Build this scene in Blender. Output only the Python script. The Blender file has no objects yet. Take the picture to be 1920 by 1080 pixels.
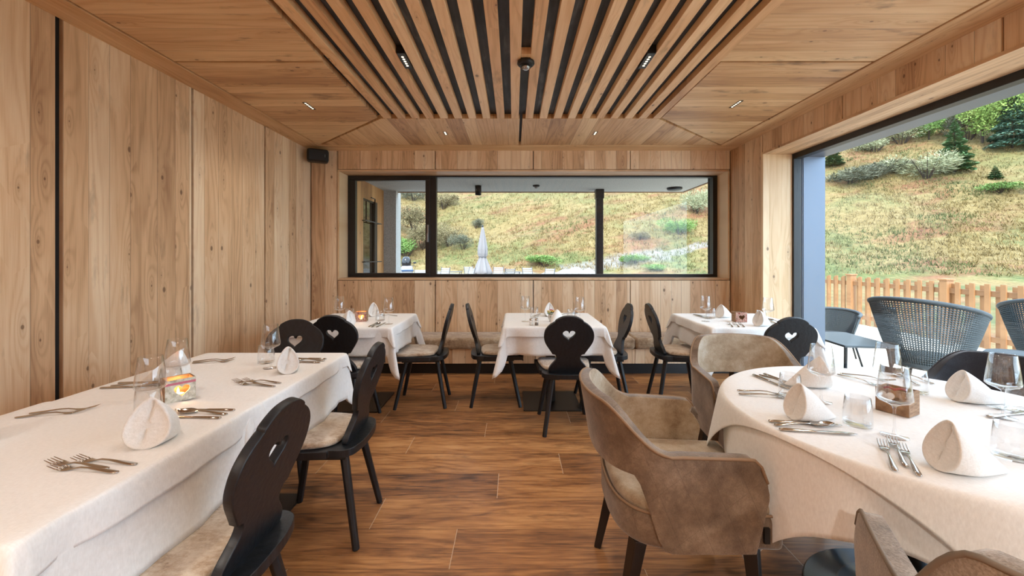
import bpy, bmesh, math, random
from mathutils import Vector, Matrix, noise as mnoise
C = bpy.context.scene.collection
SC = bpy.context.scene
PI = math.pi
def sr(r, g, b):
    f = lambda c: (c/255/12.92) if c/255 <= .04045 else ((c/255+.055)/1.055)**2.4
    return (f(r), f(g), f(b), 1)

# ------------------------------------------------------------------ camera
F, VX, VY, H = 760.0, 963.0, 482.0, 1.31          # focal length in px, vanishing point, eye height
cd = bpy.data.cameras.new('camera'); cam = bpy.data.objects.new('camera', cd); C.objects.link(cam)
cam.location = (0, 0, H); cam.rotation_euler = (PI/2, 0, 0)
cd.sensor_width = 36; cd.lens = F*36/1920; cd.shift_x = (960-VX)/1920; cd.shift_y = (VY-540)/1920
cd.clip_start = .05; cd.clip_end = 600
SC.camera = cam
def P(x, y, z):                                     # point at height z seen at photo pixel x, y
    Y = (H-z)*F/(y-VY); return Vector(((x-VX)*Y/F, Y, z))

# ------------------------------------------------------------------ sky, sun, exposure
w = bpy.data.worlds.new('sky'); SC.world = w; w.use_nodes = True
bg = w.node_tree.nodes['Background']; bg.inputs[0].default_value = (.64, .82, 1, 1); bg.inputs[1].default_value = 6.0
sd = bpy.data.lights.new('sun', 'SUN'); sd.energy = 6.0; sd.angle = math.radians(8); sd.color = (1, .95, .86)
sun = bpy.data.objects.new('sun', sd); C.objects.link(sun)
sun.rotation_euler = Vector((.22, 1, -.9)).to_track_quat('-Z', 'Y').to_euler()
SC.view_settings.view_transform = 'Standard'; SC.view_settings.look = 'None'
SC.view_settings.exposure = 0.18; SC.view_settings.gamma = 1; SC.view_settings.use_curve_mapping = False
WARM = (1, .94, .86)
SPOT_W = 26
FILL_PEND_W = 75

# ------------------------------------------------------------------ object helpers
def thing(name, label, cat, loc=(0, 0, 0), rz=0, group=None):
    o = bpy.data.objects.new(name, None); C.objects.link(o); o.empty_display_size = .1
    o.location = loc; o.rotation_euler = (0, 0, rz); tag(o, label, cat, group); return o
def tag(o, label=None, cat=None, group=None, kind=None):
    if label: o['label'] = label
    if cat: o['category'] = cat
    if group: o['group'] = group
    if kind: o['kind'] = kind
    return o
def link(name, me, mat, parent=None, smooth=False):
    o = bpy.data.objects.new(name, me); C.objects.link(o)
    if mat:
        me.materials.clear()
        me.materials.append(mat)
    if parent: o.parent = parent
    if smooth:
        for p in me.polygons: p.use_smooth = True
    return o
def copy_tree(o, parent=None):
    c = o.copy(); C.objects.link(c)
    if parent: c.parent = parent
    for ch in list(o.children): copy_tree(ch, c)
    return c

class B:
    """collects shapes into one mesh"""
    def __init__(s): s.bm = bmesh.new()
    def box(s, x0, y0, z0, x1, y1, z1, M=None):
        vs = [s.bm.verts.new(v) for v in ((x0,y0,z0),(x1,y0,z0),(x1,y1,z0),(x0,y1,z0),(x0,y0,z1),(x1,y0,z1),(x1,y1,z1),(x0,y1,z1))]
        for f in ((3,2,1,0),(4,5,6,7),(0,1,5,4),(1,2,6,5),(2,3,7,6),(3,0,4,7)): s.bm.faces.new([vs[i] for i in f])
        if M is not None: bmesh.ops.transform(s.bm, matrix=M, verts=vs)
        return s
    def bar(s, a, b, r0, r1=None, n=8, rot=0):       # tapered bar from a to b
        r1 = r0 if r1 is None else r1
        a = Vector(a); b = Vector(b); d = (b-a).normalized(); q = d.to_track_quat('Z', 'Y')
        A = []; Z = []
        for i in range(n):
            t = 2*PI*i/n+rot; v = Vector((math.cos(t), math.sin(t), 0))
            A.append(s.bm.verts.new(a+q@(v*r0))); Z.append(s.bm.verts.new(b+q@(v*r1)))
        s.bm.faces.new(A[::-1]); s.bm.faces.new(Z)
        for i in range(n): s.bm.faces.new((A[i], A[(i+1)%n], Z[(i+1)%n], Z[i]))
        return s
    def tube(s, pts, r, n=8, closed=False):
        pts = [Vector(p) for p in pts]; m = len(pts); rings = []
        for i, p in enumerate(pts):
            if closed: d = pts[(i+1)%m]-pts[i-1]
            else: d = pts[min(i+1, m-1)]-pts[max(i-1, 0)]
            q = d.normalized().to_track_quat('Z', 'Y'); rr = r[i] if isinstance(r, (list, tuple)) else r
            rings.append([s.bm.verts.new(p+q@Vector((math.cos(2*PI*k/n)*rr, math.sin(2*PI*k/n)*rr, 0))) for k in range(n)])
        for i in range(m if closed else m-1):
            a = rings[i]; b = rings[(i+1)%m]
            # pick the alignment with least twist
            off = min(range(n), key=lambda o: (a[0].co-b[o].co).length)
            for k in range(n): s.bm.faces.new((a[k], a[(k+1)%n], b[(k+1+off)%n], b[(k+off)%n]))
        if not closed: s.bm.faces.new(rings[0][::-1]); s.bm.faces.new(rings[-1])
        return s
    def lathe(s, prof, n=32, c=(0, 0, 0)):
        rings = []
        for r, z in prof:
            if r < 1e-5: rings.append([s.bm.verts.new((c[0], c[1], c[2]+z))])
            else: rings.append([s.bm.verts.new((c[0]+r*math.cos(2*PI*k/n), c[1]+r*math.sin(2*PI*k/n), c[2]+z)) for k in range(n)])
        for a, b in zip(rings, rings[1:]):
            for k in range(n):
                k2 = (k+1) % n
                if len(a) == 1 and len(b) == 1: continue
                if len(a) == 1: s.bm.faces.new((a[0], b[k2], b[k]))
                elif len(b) == 1: s.bm.faces.new((a[k], a[k2], b[0]))
                else: s.bm.faces.new((a[k], a[k2], b[k2], b[k]))
        return s
    def prism(s, poly, z0, z1):
        A = [s.bm.verts.new((x, y, z0)) for x, y in poly]; Z = [s.bm.verts.new((x, y, z1)) for x, y in poly]; n = len(poly)
        s.bm.faces.new(A[::-1]); s.bm.faces.new(Z)
        for i in range(n): s.bm.faces.new((A[i], A[(i+1)%n], Z[(i+1)%n], Z[i]))
        return s
    def grid(s, rows, closed=False):
        V = [[s.bm.verts.new(p) for p in r] for r in rows]
        for a, b in zip(V, V[1:]):
            n = len(a)
            for i in range(n if closed else n-1): s.bm.faces.new((a[i], a[(i+1)%n], b[(i+1)%n], b[i]))
        return V
    def build(s, name, mat, parent=None, smooth=False, bevel=0, seg=2, normals=True):
        if normals: bmesh.ops.recalc_face_normals(s.bm, faces=s.bm.faces)
        me = bpy.data.meshes.new(name); s.bm.to_mesh(me); s.bm.free()
        o = link(name, me, mat, parent, smooth)
        if bevel:
            m = o.modifiers.new('bevel', 'BEVEL'); m.width = bevel; m.segments = seg; m.limit_method = 'ANGLE'; m.angle_limit = math.radians(40)
            m.harden_normals = False
        return o
def subsurf(o, n=1):
    m = o.modifiers.new('sub', 'SUBSURF'); m.levels = n; m.render_levels = n; return o
def solid(o, t, off=0):
    m = o.modifiers.new('solid', 'SOLIDIFY'); m.thickness = t; m.offset = off; return m
def autosmooth(o, ang=35):
    me = o.data; bm = bmesh.new(); bm.from_mesh(me)
    for f in bm.faces: f.smooth = True
    for e in bm.edges:
        if len(e.link_faces) == 2 and e.calc_face_angle(0) > math.radians(ang): e.smooth = False
    bm.to_mesh(me); bm.free(); return o
def curve_plate(name, loops, t, bev):                # a flat plate cut to shape, holes included, in the XY plane
    cu = bpy.data.curves.new(name, 'CURVE'); cu.dimensions = '2D'; cu.fill_mode = 'BOTH'; cu.extrude = t/2-bev; cu.bevel_depth = bev; cu.bevel_resolution = 2; cu.offset = -bev
    for lp in loops:
        sp = cu.splines.new('POLY'); sp.points.add(len(lp)-1); sp.use_cyclic_u = True
        for p, (x, y) in zip(sp.points, lp): p.co = (x, y, 0, 1)
    o = bpy.data.objects.new(name, cu); C.objects.link(o)
    dg = bpy.context.evaluated_depsgraph_get(); me = bpy.data.meshes.new_from_object(o.evaluated_get(dg))
    bpy.data.objects.remove(o); bpy.data.curves.remove(cu)
    return me
def heart(w, h, cx=0, cy=0, n=40):
    pts = []
    for i in range(n):
        t = 2*PI*i/n
        x = 16*math.sin(t)**3; y = 13*math.cos(t)-5*math.cos(2*t)-2*math.cos(3*t)-math.cos(4*t)
        pts.append((cx+x/32*w, cy+(y+2.5)/29*h))
    return pts
def catmull(pts, n=6, closed=False):
    out = []; m = len(pts)
    for i in range(m if closed else m-1):
        g = lambda k: Vector(pts[k % m] if closed else pts[max(0, min(m-1, k))])
        p0, p1, p2, p3 = g(i-1), g(i), g(i+1), g(i+2)
        for k in range(n):
            t = k/n
            out.append(.5*((2*p1)+(-p0+p2)*t+(2*p0-5*p1+4*p2-p3)*t*t+(-p0+3*p1-3*p2+p3)*t*t*t))
    if not closed: out.append(Vector(pts[-1]))
    return out

# ------------------------------------------------------------------ material helpers
class N:
    def __init__(s, name):
        s.m = bpy.data.materials.new(name); s.m.use_nodes = True; s.t = s.m.node_tree; s.t.nodes.clear()
        s.out = s.t.nodes.new('ShaderNodeOutputMaterial')
    def n(s, typ, ins=(), **kw):
        nd = s.t.nodes.new(typ)
        for k, v in kw.items(): setattr(nd, k, v)
        for k, v in (ins.items() if isinstance(ins, dict) else enumerate(ins)):
            if v is None: continue
            if isinstance(v, bpy.types.NodeSocket): s.t.links.new(v, nd.inputs[k])
            else: nd.inputs[k].default_value = v
        return nd
    def ma(s, op, a, b=None, c=None): return s.n('ShaderNodeMath', (a, b, c), operation=op).outputs[0]
    def obj(s): return s.n('ShaderNodeTexCoord').outputs['Object']
    def xyz(s, v): return s.n('ShaderNodeSeparateXYZ', (v,)).outputs
    def com(s, x, y, z=0.): return s.n('ShaderNodeCombineXYZ', (x, y, z)).outputs[0]
    def sc(s, v, k): return s.n('ShaderNodeVectorMath', (v, k), operation='MULTIPLY').outputs[0]
    def noise(s, v, scale, detail=2., rough=.5, dim='3D'):
        return s.n('ShaderNodeTexNoise', {'Vector': v, 'Scale': float(scale), 'Detail': float(detail), 'Roughness': rough}, noise_dimensions=dim).outputs[0]
    def ramp(s, f, stops, interp='LINEAR'):
        nd = s.n('ShaderNodeValToRGB', (f,)); cr = nd.color_ramp; cr.interpolation = interp
        while len(cr.elements) < len(stops): cr.elements.new(.5)
        for e, (p, c) in zip(cr.elements, stops): e.position = p; e.color = c if len(c) == 4 else (*c, 1)
        return nd.outputs[0]
    def mix(s, f, a, b, blend='MIX'):
        nd = s.n('ShaderNodeMix', data_type='RGBA', blend_type=blend)
        for k, v in ((0, f), (6, a), (7, b)):
            if isinstance(v, bpy.types.NodeSocket): s.t.links.new(v, nd.inputs[k])
            else: nd.inputs[k].default_value = v
        return nd.outputs[2]
    def bump(s, h, st=.3, d=.01): return s.n('ShaderNodeBump', {'Height': h, 'Strength': st, 'Distance': d}).outputs[0]
    def bsdf(s, col, rough=.5, metal=0., norm=None, **kw):
        d = {'Base Color': col, 'Roughness': rough, 'Metallic': metal}
        if norm is not None: d['Normal'] = norm
        d.update(kw); b = s.n('ShaderNodeBsdfPrincipled', d).outputs[0]
        s.t.links.new(b, s.out.inputs[0]); return s.m
def plain(name, col, rough=.5, metal=0., **kw): return N(name).bsdf(col, rough, metal, **kw)

def wood(name, u, v, bw=.15, dark=(120,80,48), mid=(178,134,92), light=(212,174,130), tone=.5, stain=.5, seam=.5, rough=.5, seed=0., knots=.6, ring=1.):
    """old softwood boards: u is the axis across the boards, v the axis along them"""
    q = N(name); ax = {'X': 0, 'Y': 1, 'Z': 2}; o = q.obj(); s = q.xyz(o); U, V = s[ax[u]], s[ax[v]]
    n1 = q.noise(q.com(U, seed, 0.), 3.3, 0.); u1 = q.ma('ADD', q.ma('DIVIDE', U, bw), q.ma('MULTIPLY', n1, .9))
    idx = q.ma('FLOOR', u1); fr = q.ma('FRACT', u1)
    wn = q.n('ShaderNodeTexWhiteNoise', {'W': q.ma('ADD', idx, seed+.37)}, noise_dimensions='1D').outputs
    rc = q.n('ShaderNodeSeparateColor', (wn[1],)).outputs
    pu = q.ma('ADD', U, q.ma('MULTIPLY', rc[0], 9.)); pv = q.ma('ADD', V, q.ma('MULTIPLY', rc[1], 17.))
    vec = q.com(pu, pv, q.ma('MULTIPLY', idx, 2.7))
    nb = q.noise(q.sc(vec, (4.5, .55, 1.)), 1., 2., .45)
    # knots
    ks = (6.5, 2.4, 0.); kv = q.n('ShaderNodeTexVoronoi', {'Vector': q.sc(q.com(pu, pv, 0.), ks), 'Scale': 1.}, voronoi_dimensions='2D').outputs
    kp = q.xyz(kv['Position']); kc = q.n('ShaderNodeSeparateColor', (kv['Color'],)).outputs
    du = q.ma('SUBTRACT', pu, q.ma('DIVIDE', kp[0], ks[0])); dv = q.ma('MULTIPLY', q.ma('SUBTRACT', pv, q.ma('DIVIDE', kp[1], ks[1])), .62)
    kd = q.ma('SQRT', q.ma('ADD', q.ma('MULTIPLY', du, du), q.ma('MULTIPLY', dv, dv)))
    pres = q.ma('GREATER_THAN', kc[0], 1-knots*.7)
    rad = q.ma('ADD', .0035, q.ma('MULTIPLY', q.ma('POWER', kc[1], 2.), .0125))
    core = q.ma('MULTIPLY', pres, q.ma('SUBTRACT', 1., q.n('ShaderNodeMapRange', {0: kd, 1: q.ma('MULTIPLY', rad, .55), 2: rad}, interpolation_type='SMOOTHSTEP').outputs[0]))
    dv2 = q.ma('MULTIPLY', dv, .4)
    bd = q.ma('SQRT', q.ma('ADD', q.ma('MULTIPLY', du, du), q.ma('MULTIPLY', dv2, dv2)))
    bul = q.ma('MULTIPLY', pres, q.ma('POWER', 2.718, q.ma('MULTIPLY', bd, -42.)))
    ph = q.ma('ADD', q.ma('ADD', q.ma('MULTIPLY', pu, 120.), q.ma('MULTIPLY', nb, 46.)), q.ma('MULTIPLY', bul, 24.))
    rg = q.ma('ADD', .5, q.ma('MULTIPLY', .5, q.ma('SINE', ph))); rg = q.ma('POWER', rg, 2.4)
    amp = q.noise(q.sc(vec, (3., .4, 1.)), 1.3, 1.)
    rg = q.ma('MULTIPLY', rg, q.ma('MULTIPLY', amp, ring))
    fib = q.noise(q.sc(vec, (260., 5., 1.)), 1., 2., .6)
    big = q.noise(q.sc(vec, (7., .9, 1.)), 1., 3., .6)
    f = q.ma('ADD', tone-.50, q.ma('MULTIPLY', rc[2], .60))
    f = q.ma('ADD', f, q.ma('MULTIPLY', q.ma('SUBTRACT', big, .30), .95))
    f = q.ma('SUBTRACT', f, q.ma('MULTIPLY', rg, .30))
    f = q.ma('ADD', f, q.ma('MULTIPLY', q.ma('SUBTRACT', fib, .5), .42))
    col = q.ramp(f, [(0, sr(*dark)), (.5, sr(*mid)), (1, sr(*light))])
    st = q.noise(q.sc(vec, (9., 2.2, 1.)), 1., 4., .65)
    st = q.n('ShaderNodeMapRange', {0: st, 1: .60, 2: .78}).outputs[0]
    col = q.mix(q.ma('MULTIPLY', st, stain), col, sr(int(dark[0]*.62), int(dark[1]*.62), int(dark[2]*.66)))
    col = q.mix(q.ma('MULTIPLY', q.ma('POWER', bul, 2.2), .30), col, sr(int(dark[0]*.8), int(dark[1]*.72), int(dark[2]*.66)))
    col = q.mix(q.ma('MULTIPLY', core, .72), col, sr(92, 58, 36))
    ed = q.ma('LESS_THAN', q.ma('MINIMUM', fr, q.ma('SUBTRACT', 1., fr)), .006/bw*.25)
    col = q.mix(q.ma('MULTIPLY', ed, seam), col, sr(int(dark[0]*.5), int(dark[1]*.5), int(dark[2]*.5)))
    hgt = q.ma('ADD', q.ma('MULTIPLY', fib, .4), q.ma('SUBTRACT', q.ma('MULTIPLY', rg, -.6), q.ma('MULTIPLY', ed, .8)))
    return q.bsdf(col, rough, 0., q.bump(hgt, .25, .004))

# ------------------------------------------------------------------ materials
WALL = dict(dark=(158,116,82), mid=(220,182,142), light=(245,221,188), knots=.75)
M = {}
M['wall_left'] = wood('wall_wood_left', 'Y', 'Z', .15, seed=1., tone=.66, stain=.45, **WALL)
M['wall_back'] = wood('wall_wood_back', 'X', 'Z', .13, seed=5., tone=.66, stain=.35, **WALL)
M['wall_right'] = wood('wall_wood_right', 'Y', 'Z', .15, seed=9., tone=.58, stain=.40, **WALL)
CEIL = dict(dark=(142,98,62), mid=(202,156,110), light=(232,196,150))
M['ceil_side'] = wood('ceiling_wood_side', 'Y', 'X', .13, seed=13., tone=.64, stain=.95, **CEIL)
M['ceil_back'] = wood('ceiling_wood_back', 'X', 'Y', .14, seed=17., tone=.68, stain=.35, **CEIL)
M['trim_y'] = wood('trim_wood_long', 'X', 'Y', .5, seed=21., tone=.68, stain=.3, seam=0., **CEIL)
M['trim_x'] = wood('trim_wood_cross', 'Y', 'X', .5, seed=23., tone=.68, stain=.3, seam=0., **CEIL)
M['slat'] = wood('slat_wood', 'X', 'Y', .132, seed=29.19, tone=.72, stain=.6, seam=0., dark=(166,116,74), mid=(222,176,128), light=(244,208,164))
M['reveal_z'] = wood('reveal_wood_upright', 'X', 'Z', .6, seed=31., tone=.72, stain=.12, seam=0., knots=.4, ring=1.3, dark=(150,110,72), mid=(214,178,134), light=(234,206,168))
M['reveal_x'] = wood('reveal_wood_level', 'Y', 'X', .6, seed=33., tone=.68, stain=.12, seam=0., **WALL)
M['reveal_y'] = wood('reveal_wood_head', 'X', 'Y', .6, seed=37., tone=.68, stain=.12, seam=0., **WALL)
M['bench_wood'] = wood('bench_wood', 'X', 'Z', .15, seed=41., tone=.64, stain=.3, **WALL)
M['gap'] = plain('shadow_gap_black', sr(16, 15, 15), .8)
q = N('ceiling_board_black'); o = q.obj()
f = q.noise(q.sc(o, (30., 1.6, 1.)), 1., 4., .65); f2 = q.noise(q.sc(o, (9., 3., 1.)), 1., 3., .6)
M['black_board'] = q.bsdf(q.ramp(q.ma('MULTIPLY', f, f2), [(.1, sr(24, 26, 29)), (.30, sr(58, 63, 70)), (.5, sr(112, 118, 124))]), .6, 0., q.bump(f, .3, .004))
M['black_frame'] = plain('window_frame_black', sr(30, 28, 27), .45)
M['metal_grey'] = plain('reveal_metal_grey', sr(98, 108, 122), .42, .5)
M['black'] = plain('black_plastic', sr(18, 18, 19), .45)
M['dark_metal'] = plain('dark_metal', sr(40, 42, 45), .4, .5)

# floor : brown wood-look planks laid across the room
q = N('floor_planks'); o = q.obj(); s = q.xyz(o); PW = .25; PL = 1.5
r1 = q.ma('DIVIDE', q.ma('SUBTRACT', s[1], .202), PW); idx = q.ma('FLOOR', r1); fr = q.ma('FRACT', r1)
offs = [.35, .9, .1, .55, 1.229, .805, 1.41, .30, .78, 1.289, .45, 1.0, .2, .7, 1.3, .5]      # where each row's joints fall
stops = [((i+.001)/16, (v/1.5,)*3) for i, v in enumerate(offs)]
fac = q.ma('DIVIDE', q.ma('ADD', q.ma('MODULO', q.ma('ADD', idx, 14.), 16.), .5), 16.)
# row with Y 1.70..1.95 has index 6 -> slot 4
fac = q.ma('FRACT', q.ma('ADD', fac, 0.))
of = q.n('ShaderNodeSeparateColor', (q.ramp(fac, stops, 'CONSTANT'),)).outputs[0]
x1 = q.ma('DIVIDE', q.ma('SUBTRACT', s[0], q.ma('MULTIPLY', of, 1.5)), PL); ix = q.ma('FLOOR', x1); fx = q.ma('FRACT', x1)
wn = q.n('ShaderNodeTexWhiteNoise', {'Vector': q.com(idx, ix, 3.)}, noise_dimensions='3D').outputs
rc = q.n('ShaderNodeSeparateColor', (wn[1],)).outputs
pv = q.ma('ADD', s[0], q.ma('MULTIPLY', rc[0], 13.)); pu = q.ma('ADD', s[1], q.ma('MULTIPLY', rc[1], 7.))
vec = q.com(pu, pv, q.ma('MULTIPLY', rc[2], 5.))
nb = q.noise(q.sc(vec, (6., 1., 1.)), 1., 3., .5)
rg = q.ma('POWER', q.ma('ADD', .5, q.ma('MULTIPLY', .5, q.ma('SINE', q.ma('ADD', q.ma('MULTIPLY', pu, 90.), q.ma('MULTIPLY', nb, 60.))))), 2.)
fib = q.noise(q.sc(vec, (150., 6., 1.)), 1., 3., .65); big = q.noise(q.sc(vec, (11., 1.5, 1.)), 1., 4., .62)
f = q.ma('ADD', q.ma('MULTIPLY', q.ma('SUBTRACT', rc[2], .25), .26), q.ma('MULTIPLY', big, .95)); f = q.ma('ADD', f, q.ma('MULTIPLY', q.ma('SUBTRACT', fib, .5), .70)); f = q.ma('SUBTRACT', f, q.ma('MULTIPLY', rg, .13))
col = q.ramp(f, [(.18, sr(84, 58, 40)), (.42, sr(146, 98, 60)), (.66, sr(186, 132, 82)), (.95, sr(216, 166, 112))])
st = q.n('ShaderNodeMapRange', {0: q.noise(q.sc(vec, (14., 3.2, 1.)), 1., 4., .7), 1: .56, 2: .74}).outputs[0]
col = q.mix(q.ma('MULTIPLY', st, .58), col, sr(66, 46, 34))
jx = q.ma('LESS_THAN', q.ma('MINIMUM', fx, q.ma('SUBTRACT', 1., fx)), .0016/PL)
jy = q.ma('LESS_THAN', q.ma('MINIMUM', fr, q.ma('SUBTRACT', 1., fr)), .0013/PW)
col = q.mix(q.ma('MULTIPLY', jy, .75), col, sr(62, 38, 22)); col = q.mix(q.ma('MULTIPLY', jx, .8), col, sr(205, 184, 158))
M['floor'] = q.bsdf(col, q.ma('ADD', .36, q.ma('MULTIPLY', fib, .16)), 0., q.bump(q.ma('ADD', fib, q.ma('MULTIPLY', big, .6)), .22, .004))

def fior(q, v):                                       # same reflectance from both sides of a thin sheet
    bf = q.n('ShaderNodeNewGeometry').outputs['Backfacing']; return q.ma('ADD', v, q.ma('MULTIPLY', bf, 1/v-v))
# window glass: clear with a plain Fresnel reflection
q = N('window_glass'); g = q.n('ShaderNodeBsdfGlossy', {'Color': (1, 1, 1, 1), 'Roughness': .0}).outputs[0]; t = q.n('ShaderNodeBsdfTransparent', ((.97, .985, .99, 1),)).outputs[0]
fz = q.n('ShaderNodeFresnel', {'IOR': fior(q, 1.45)}).outputs[0]; mx = q.n('ShaderNodeMixShader', (q.ma('MULTIPLY', fz, .5), t, g)).outputs[0]; q.t.links.new(mx, q.out.inputs[0]); M['pane'] = q.m
q = N('drinking_glass'); g = q.n('ShaderNodeBsdfGlossy', {'Color': (1, 1, 1, 1), 'Roughness': .0}).outputs[0]; lw = q.n('ShaderNodeLayerWeight', {'Blend': .35}).outputs['Facing']
t = q.n('ShaderNodeBsdfTransparent', (q.ramp(lw, [(0, (.995, .995, .995)), (.72, (.94, .945, .95)), (1, (.38, .40, .42))]),)).outputs[0]
fz = q.n('ShaderNodeFresnel', {'IOR': fior(q, 1.5)}).outputs[0]; mx = q.n('ShaderNodeMixShader', (q.ma('MULTIPLY', fz, 1.5), t, g)).outputs[0]; q.t.links.new(mx, q.out.inputs[0]); M['glass'] = q.m

# ------------------------------------------------------------------ the room
XL, XR, YB, ZC, YR = -2.45, 2.62, 4.9, 2.6, -2.6
S = lambda o: tag(o, kind='structure')
floor = S(B().box(XL-.02, YR, -.06, 2.99, YB+.1, 0).build('floor', M['floor']))

# left wall: board panels with open dark joints between them
wl = S(B().box(XL-.25, YR-.2, -.06, XL-.02, YB+.45, 2.9).build('wall_left', M['gap']))
js = [-2.6, -1.45, -.54, .37, 1.28, 2.185, 3.093, 3.996, 4.9]
for k, (a, b) in enumerate(zip(js, js[1:])):
    wdt = .014 if k == 4 else .0085
    ga = .018 if abs(a-2.185) < .01 else .011; gb = .018 if abs(b-2.185) < .01 else .011
    S(B().box(XL-.03, a+ga, 0, XL, b-(gb if b < 4.8 else .006), 2.62).build('panel', M['wall_left'], wl, bevel=.002))

# back wall with the long window opening
OX0, OX1, OZ0, OZ1 = -2.127, 2.611, 1.033, 2.367
YG = 5.15
b = B().box(XL-.02, YB+.03, -.06, OX0, 5.45, 2.9).box(OX1, YB+.03, -.06, 3.24, 5.45, 2.9).box(OX0, YB+.03, -.06, OX1, 5.45, OZ0).box(OX0, YB+.03, OZ1, OX1, 5.45, 2.9)
wb = S(b.build('wall_back', M['gap']))
xs = [OX0, -.948, .2385, 1.412, XR]
S(B().box(XL+.004, YB, 0, OX0-.005, YB+.03, 2.62).build('panel', M['wall_back'], wb, bevel=.002))
for a, c in zip(xs, xs[1:]):
    S(B().box(a+.005, YB, 0, c-.005, YB+.03, OZ0-.006).build('panel', M['wall_back'], wb, bevel=.002))
    S(B().box(a+.005, YB, OZ1+.006, c-.005, YB+.03, 2.62).build('panel', M['wall_back'], wb, bevel=.002))
# lining of the opening
t = S(B().box(OX0, YB-.004, OZ0, OX1, YG+.02, OZ0+.022).box(OX0, YB-.004, OZ1-.022, OX1, YG+.02, OZ1).build('trim_1', M['reveal_x'], bevel=.0015))
t = S(B().box(OX0, YB-.004, OZ0+.022, OX0+.022, YG+.02, OZ1-.022).box(OX1-.022, YB-.004, OZ0+.022, OX1, YG+.02, OZ1-.022).build('trim_2', M['reveal_z'], bevel=.0015))
# window: opening sash on the left, long fixed pane
fx0, fx1, fz0, fz1 = OX0+.022, OX1-.022, OZ0+.022, OZ1-.022
b = B().box(fx0, YG, fz0, fx1, YG+.08, 1.093).box(fx0, YG, 2.325, fx1, YG+.08, fz1).box(fx0, YG, 1.093, fx0+.03, YG+.08, 2.325).box(2.534, YG, 1.093, fx1, YG+.08, 2.325).box(-1.075, YG, 1.093, -.983, YG+.08, 2.325)
win = S(b.build('window_1', M['black_frame'], bevel=.002))
b = B().box(fx0+.012, YG-.014, fz0+.008, -1.06, YG+.05, 1.107).box(fx0+.012, YG-.014, 2.283, -1.06, YG+.05, fz1-.008).box(fx0+.012, YG-.014, 1.107, -2.006, YG+.05, 2.283).box(-1.118, YG-.014, 1.107, -1.06, YG+.05, 2.283)
S(b.build('sash', M['black_frame'], win, bevel=.003))
S(B().box(-2.006, YG+.02, 1.107, -1.118, YG+.026, 2.283).build('pane', M['pane'], win))
S(B().box(-.983, YG+.03, 1.093, 2.534, YG+.036, 2.325).build('pane', M['pane'], win))
S(B().box(-1.098, YG-.022, 1.50, -1.076, YG-.014, 1.72).box(-1.093, YG-.05, 1.585, -1.081, YG-.022, 1.60).box(-1.096, YG-.056, 1.50, -1.078, YG-.044, 1.61).build('handle', plain('handle_metal', sr(150, 150, 150), .35, .9), win, bevel=.003))

# right wall: column, lintel and the big window
JY, HZ = 4.27, 2.389
b = B().box(XR+.03, JY+.01, -.06, 3.24, YB+.03, 2.9).box(XR+.03, YR-.2, HZ+.022, 3.24, JY+.01, 2.9).box(XR+.03, YR-.2, -.06, 3.24, -1.6, HZ+.022)
wr = S(b.build('wall_right', M['gap']))
S(B().box(XR, JY+.006, 0, XR+.03, YB, 2.62).build('panel', M['wall_right'], wr, bevel=.002))
ys = [-2.6, -1.01, .05, 1.11, 2.17, 3.23, JY-.004]
for a, c in zip(ys, ys[1:]): S(B().box(XR, a+.004, HZ+.007, XR+.03, c-.004, 2.62).build('panel', M['wall_right'], wr, bevel=.002))
S(B().box(XR, YR, 0, XR+.03, -1.6, HZ-.005).build('panel', M['wall_right'], wr, bevel=.002))
S(B().box(XR-.006, JY-.022, 0, 2.92, JY+.006, HZ-.001).build('trim_3', M['reveal_z'], bevel=.0015))
S(B().box(XR-.006, -1.6, HZ-.001, 2.92, JY+.006, HZ+.021).build('trim_4', M['reveal_y'], bevel=.0015))
win2 = S(B().box(2.92, JY-.045, .0, 3.0, JY+.01, HZ).box(2.92, -1.6, HZ-.055, 3.0, JY-.045, HZ+.02).box(2.92, -1.6, -.06, 3.0, JY-.045, .03).box(2.92, -1.66, 0, 3.0, -1.6, HZ).build('window_2', M['black_frame'], bevel=.003))
S(B().box(2.955, -1.6, .03, 2.965, JY-.045, HZ-.055).build('pane', M['pane'], win2))
b = B().box(3.0, JY-.03, -.16, 3.26, JY+.01, HZ-.03)
for k in range(3): b.box(3.0+.012*k, JY-.036-.003*k, -.16, 3.006+.012*k, JY-.03, HZ-.03)
S(b.build('metal_jamb', M['metal_grey'], win2, bevel=.002))
S(B().box(3.0, -1.6, HZ-.03, 3.26, JY+.01, HZ+.05).build('metal_head', M['metal_grey'], win2, bevel=.002))
S(B().box(3.0, -1.6, -.16, 3.3, JY, -.07).build('metal_sill', M['metal_grey'], win2, bevel=.002))

# wall behind the camera
S(B().box(XL-.25, YR-.2, -.06, 3.24, YR, 2.9).build('wall_rear', M['wall_back']))

# ceiling: dark upper boards, floating wood panels round a field of slats
ce = S(B().box(XL-.25, YR-.2, 2.648, 3.24, 5.45, 2.95).build('ceiling', M['black_board']))
SX0, SX1, SY = -1.262, 1.372, 3.775
PT = 2.646
def panel(poly, m): S(B().prism(poly, ZC, PT).build('panel', M[m], ce, bevel=.002))
g = .010
for (xo, xi, mx_) in ((-2.235, SX0, -1), (2.375, SX1, 1)):
    ycut = [2.68, 1.68, .68, -.32, -1.32, YR]
    p = [(xo, 2.68+g), (xi, 2.68+g), (xi, SY-.02), (xo, 4.66)]
    panel(p if mx_ < 0 else p[::-1], 'ceil_side')
    for a, c in zip(ycut, ycut[1:]):
        p = [(xo, c+g), (xi+(.012 if mx_ < 0 else -.012), c+g), (xi+(.012 if mx_ < 0 else -.012), a-g), (xo, a-g)]; panel(p if mx_ < 0 else p[::-1], 'ceil_side')
panel([(-2.206, 4.660), (SX0+.024, SY+.005), (.057, SY+.005), (.057, 4.660)], 'ceil_back')
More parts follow.
